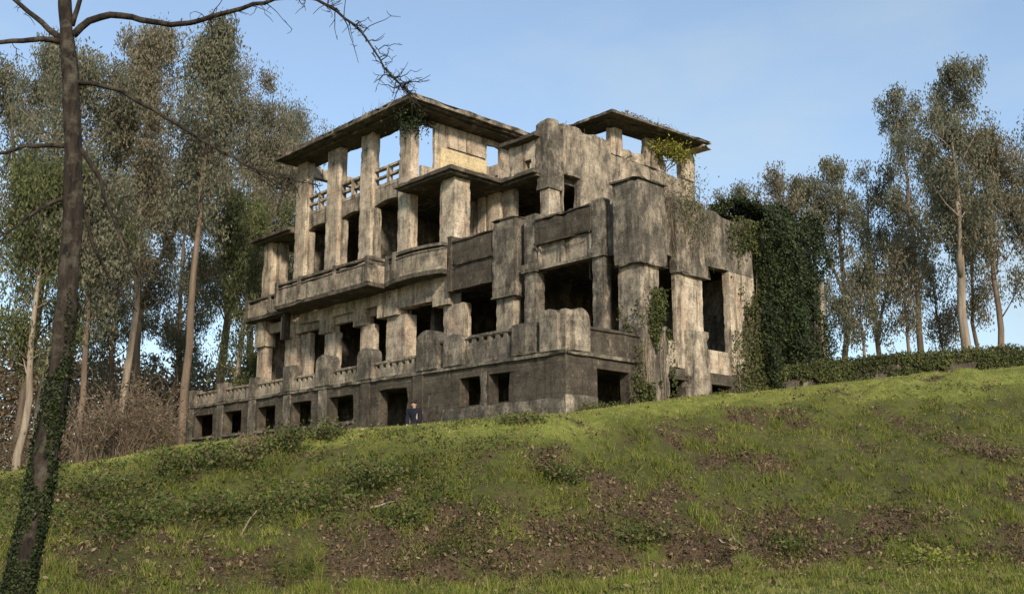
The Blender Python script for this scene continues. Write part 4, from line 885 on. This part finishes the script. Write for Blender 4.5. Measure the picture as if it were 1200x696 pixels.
r, d = scatter(260000, -19, 25, 18, 43); cl = fbm(r * 1.3, d * 1.3, 131, 4); k = (q.uniform(size=len(r)) < np.clip((cl - .36) * 2.2, .1, .6) * (1 - .8 * np.clip(lawn_mask(r, d), 0, 1))); r, d = r[k], d[k]; n = len(r)
tag(mesh_obj('dry_grass', *blades(r, d, q.uniform(.05, .24, n), q.uniform(.008, .018, n), 1.1), M_STRAW), 'dry straw coloured stalks scattered through the bank grass', 'grass', kind='stuff')
# single bushes on the bank
def bush(label, r, d, w, h, n, mat, seed, dead=0, cat='bush', name='bush', leaf=(.12, .06)):
    z = np.random.default_rng(seed); b = rd3(r, d, -.03); t = thing(name, tuple(b), label, cat, 'bushes on the bank'); st = []; tips = []
    w *= 1.35; h *= .8; n = int(n * .8)
    for _ in range(40):
        a = z.uniform(0, 6.3); o = w * z.uniform(.15, 1.); L = h * z.uniform(.5, 1.15); kk = 5; u = np.linspace(0, 1, kk)[:, None]
        e = np.array([math.cos(a) * o, math.sin(a) * o, 0]); P_ = b + np.array([math.cos(a) * o * .3, math.sin(a) * o * .3, 0]) + u * np.array([0, 0, L]) + u ** 1.5 * e * .8 + np.cumsum(z.normal(size=(kk, 3)) * .03, 0)
        st.append(tube(P_, np.linspace(.009, .003, kk), 3)); tips.append(P_[z.integers(0, 3):])
    mesh_obj('stems', *join(*st), M_TWIG, t); tips = np.concatenate(tips)
    C = tips[z.integers(0, len(tips), n)] + z.normal(size=(n, 3)) * np.array([.30, .30, .10]) * max(.6, w)
    C[:, 2] = np.maximum(C[:, 2], ground_z(C[:, 0], C[:, 1]) + .02)
    V, F = leaves(C, rdir(n, z), rdir(n, z) + np.array([0, 0, .6]), leaf[0] * z.uniform(.6, 1.3, n), leaf[1] * z.uniform(.6, 1.3, n)); mesh_obj('foliage', V, F, mat, t)
BUSH = [(1.32, 26.6, .5, .45, 900, M_WEED, 'small dark bush alone in the middle of the bank'),
 (-3.5, 26.2, .9, .65, 1900, M_WEED, 'broad dark bramble bush above the hollow in the bank'),
 (-6.5, 29.2, .55, .8, 1300, M_WEED, 'upright dark bush near the crest below the third basement window'),
 (-7.9, 28.2, .8, .75, 1600, M_WEED, 'bushy clump near the crest below the first basement windows'),
 (-9.0, 27.6, .6, .7, 1200, M_WEED, 'dark clump on the upper bank below the terrace end'),
 (-10.6, 26.9, .8, .6, 1300, M_WEED, 'rounded dark bush right of the ivy trunk on the bank'),
 (-4.6, 25.0, .8, .5, 1300, M_WEED, 'low bramble left of the hollow in the bank'),
 (-2.5, 24.6, .6, .45, 900, M_WEED, 'low bramble right below the hollow in the bank'),
 (-7.0, 25.0, .9, .45, 1500, M_WEED, 'wide low weeds at middle left of the bank'),
 (-9.0, 24.8, .8, .45, 1300, M_WEED, 'low weeds on the lower bank near the ivy trunk'),
 (9.6, 24.0, .8, .3, 900, M_GRASS, 'dark green grass tussock at the foot of the bank on the right'),
 (3.2, 24.9, .7, .35, 800, M_WEED, 'bramble runners in the litter at the lower middle'),
 (6.6, 25.2, .7, .3, 800, M_WEED, 'bramble runners in the litter right of the middle'),
 (-7.3, 28.9, .4, .7, 500, M_RUSS, 'withered brown weed clump near the crest'),
 (14.0, 30.4, .8, .35, 900, M_RUSS, 'dry brown bracken clump at the far right of the bank'),
 (.4, 29.6, .6, .3, 600, M_WEED, 'low weed tuft just under the crest below the person'),
 (-5.4, 30.2, .5, .6, 800, M_WEED, 'weed tuft on the crest below the fourth basement window')]
for i, (r, d, w, h, n, mt, lab) in enumerate(BUSH): bush(lab, r, d, w, h, n, mt, 700 + i)
# fallen sticks
def stick(label, r, d, ang, L, tilt, rad, seed):
    z = np.random.default_rng(seed); b = rd3(r, d, .02); kk = 7; u = np.linspace(0, 1, kk)[:, None]
    dv = np.array([RT[0] * math.cos(ang) + FH[0] * math.sin(ang), RT[1] * math.cos(ang) + FH[1] * math.sin(ang), 0])
    P_ = b + u * dv * L; P_[:, 2] = np.array([float(ground_z(p[0], p[1])) for p in P_]) + .03 + np.linspace(0, tilt, kk); P_ += np.cumsum(z.normal(size=(kk, 3)) * .012, 0)
    m = tube(P_, np.linspace(rad, rad * .45, kk), 5); e = P_[4] + np.array([dv[1], -dv[0], .5]) * .18
    o = mesh_obj('fallen_branch', *join(m, tube(np.stack([P_[4], (P_[4] + e) / 2, e]), [rad * .5, rad * .4, rad * .25], 4)), M_PBARK, origin=b); tag(o, label, 'branch', 'sticks lying on the bank')
stick('pale crooked stick standing out of the weeds at lower left', -6.1, 23.4, .5, .35, .5, .022, 1)
stick('pale stick lying in the brown litter right of the middle', 4.95, 25.0, -.9, .75, .05, .022, 2)
stick('thin pale stick crossing beside the longer one in the litter', 5.3, 25.2, -1.3, .6, .12, .018, 3)
stick('broken brown branch at the lip of the hollow', -3.4, 24.9, .1, .6, .08, .03, 4)

# weeds along the foot of the walls
n = 5200; yy = q.uniform(-4.6, 7.4, n); xx = .12 + np.abs(q.normal(0, .28, n)); side = q.uniform(size=n) < .45
xx[side] = q.uniform(-6.5, .4, side.sum()); yy[side] = YF - .14 - np.abs(q.normal(0, .3, side.sum()))
hh = .55 * np.clip(fbm(xx * .9 + 3, yy * .9, 401, 3) - .38, 0, 1) * 2; keep = hh > .06; xx, yy, hh = xx[keep], yy[keep], hh[keep]; n = len(xx)
C = np.stack([xx, yy, ground_z(xx, yy) + hh * q.uniform(0, 1, n) + .02], 1)
V, F = leaves(C, rdir(n, q) + np.array([0, 0, .6]), rdir(n, q), q.uniform(.06, .16, n), q.uniform(.02, .06, n))
tag(mesh_obj('wall_foot_weeds', V, F, M_WEED), 'ragged weeds along the foot of the terrace corner and right facade', 'weeds', kind='stuff')
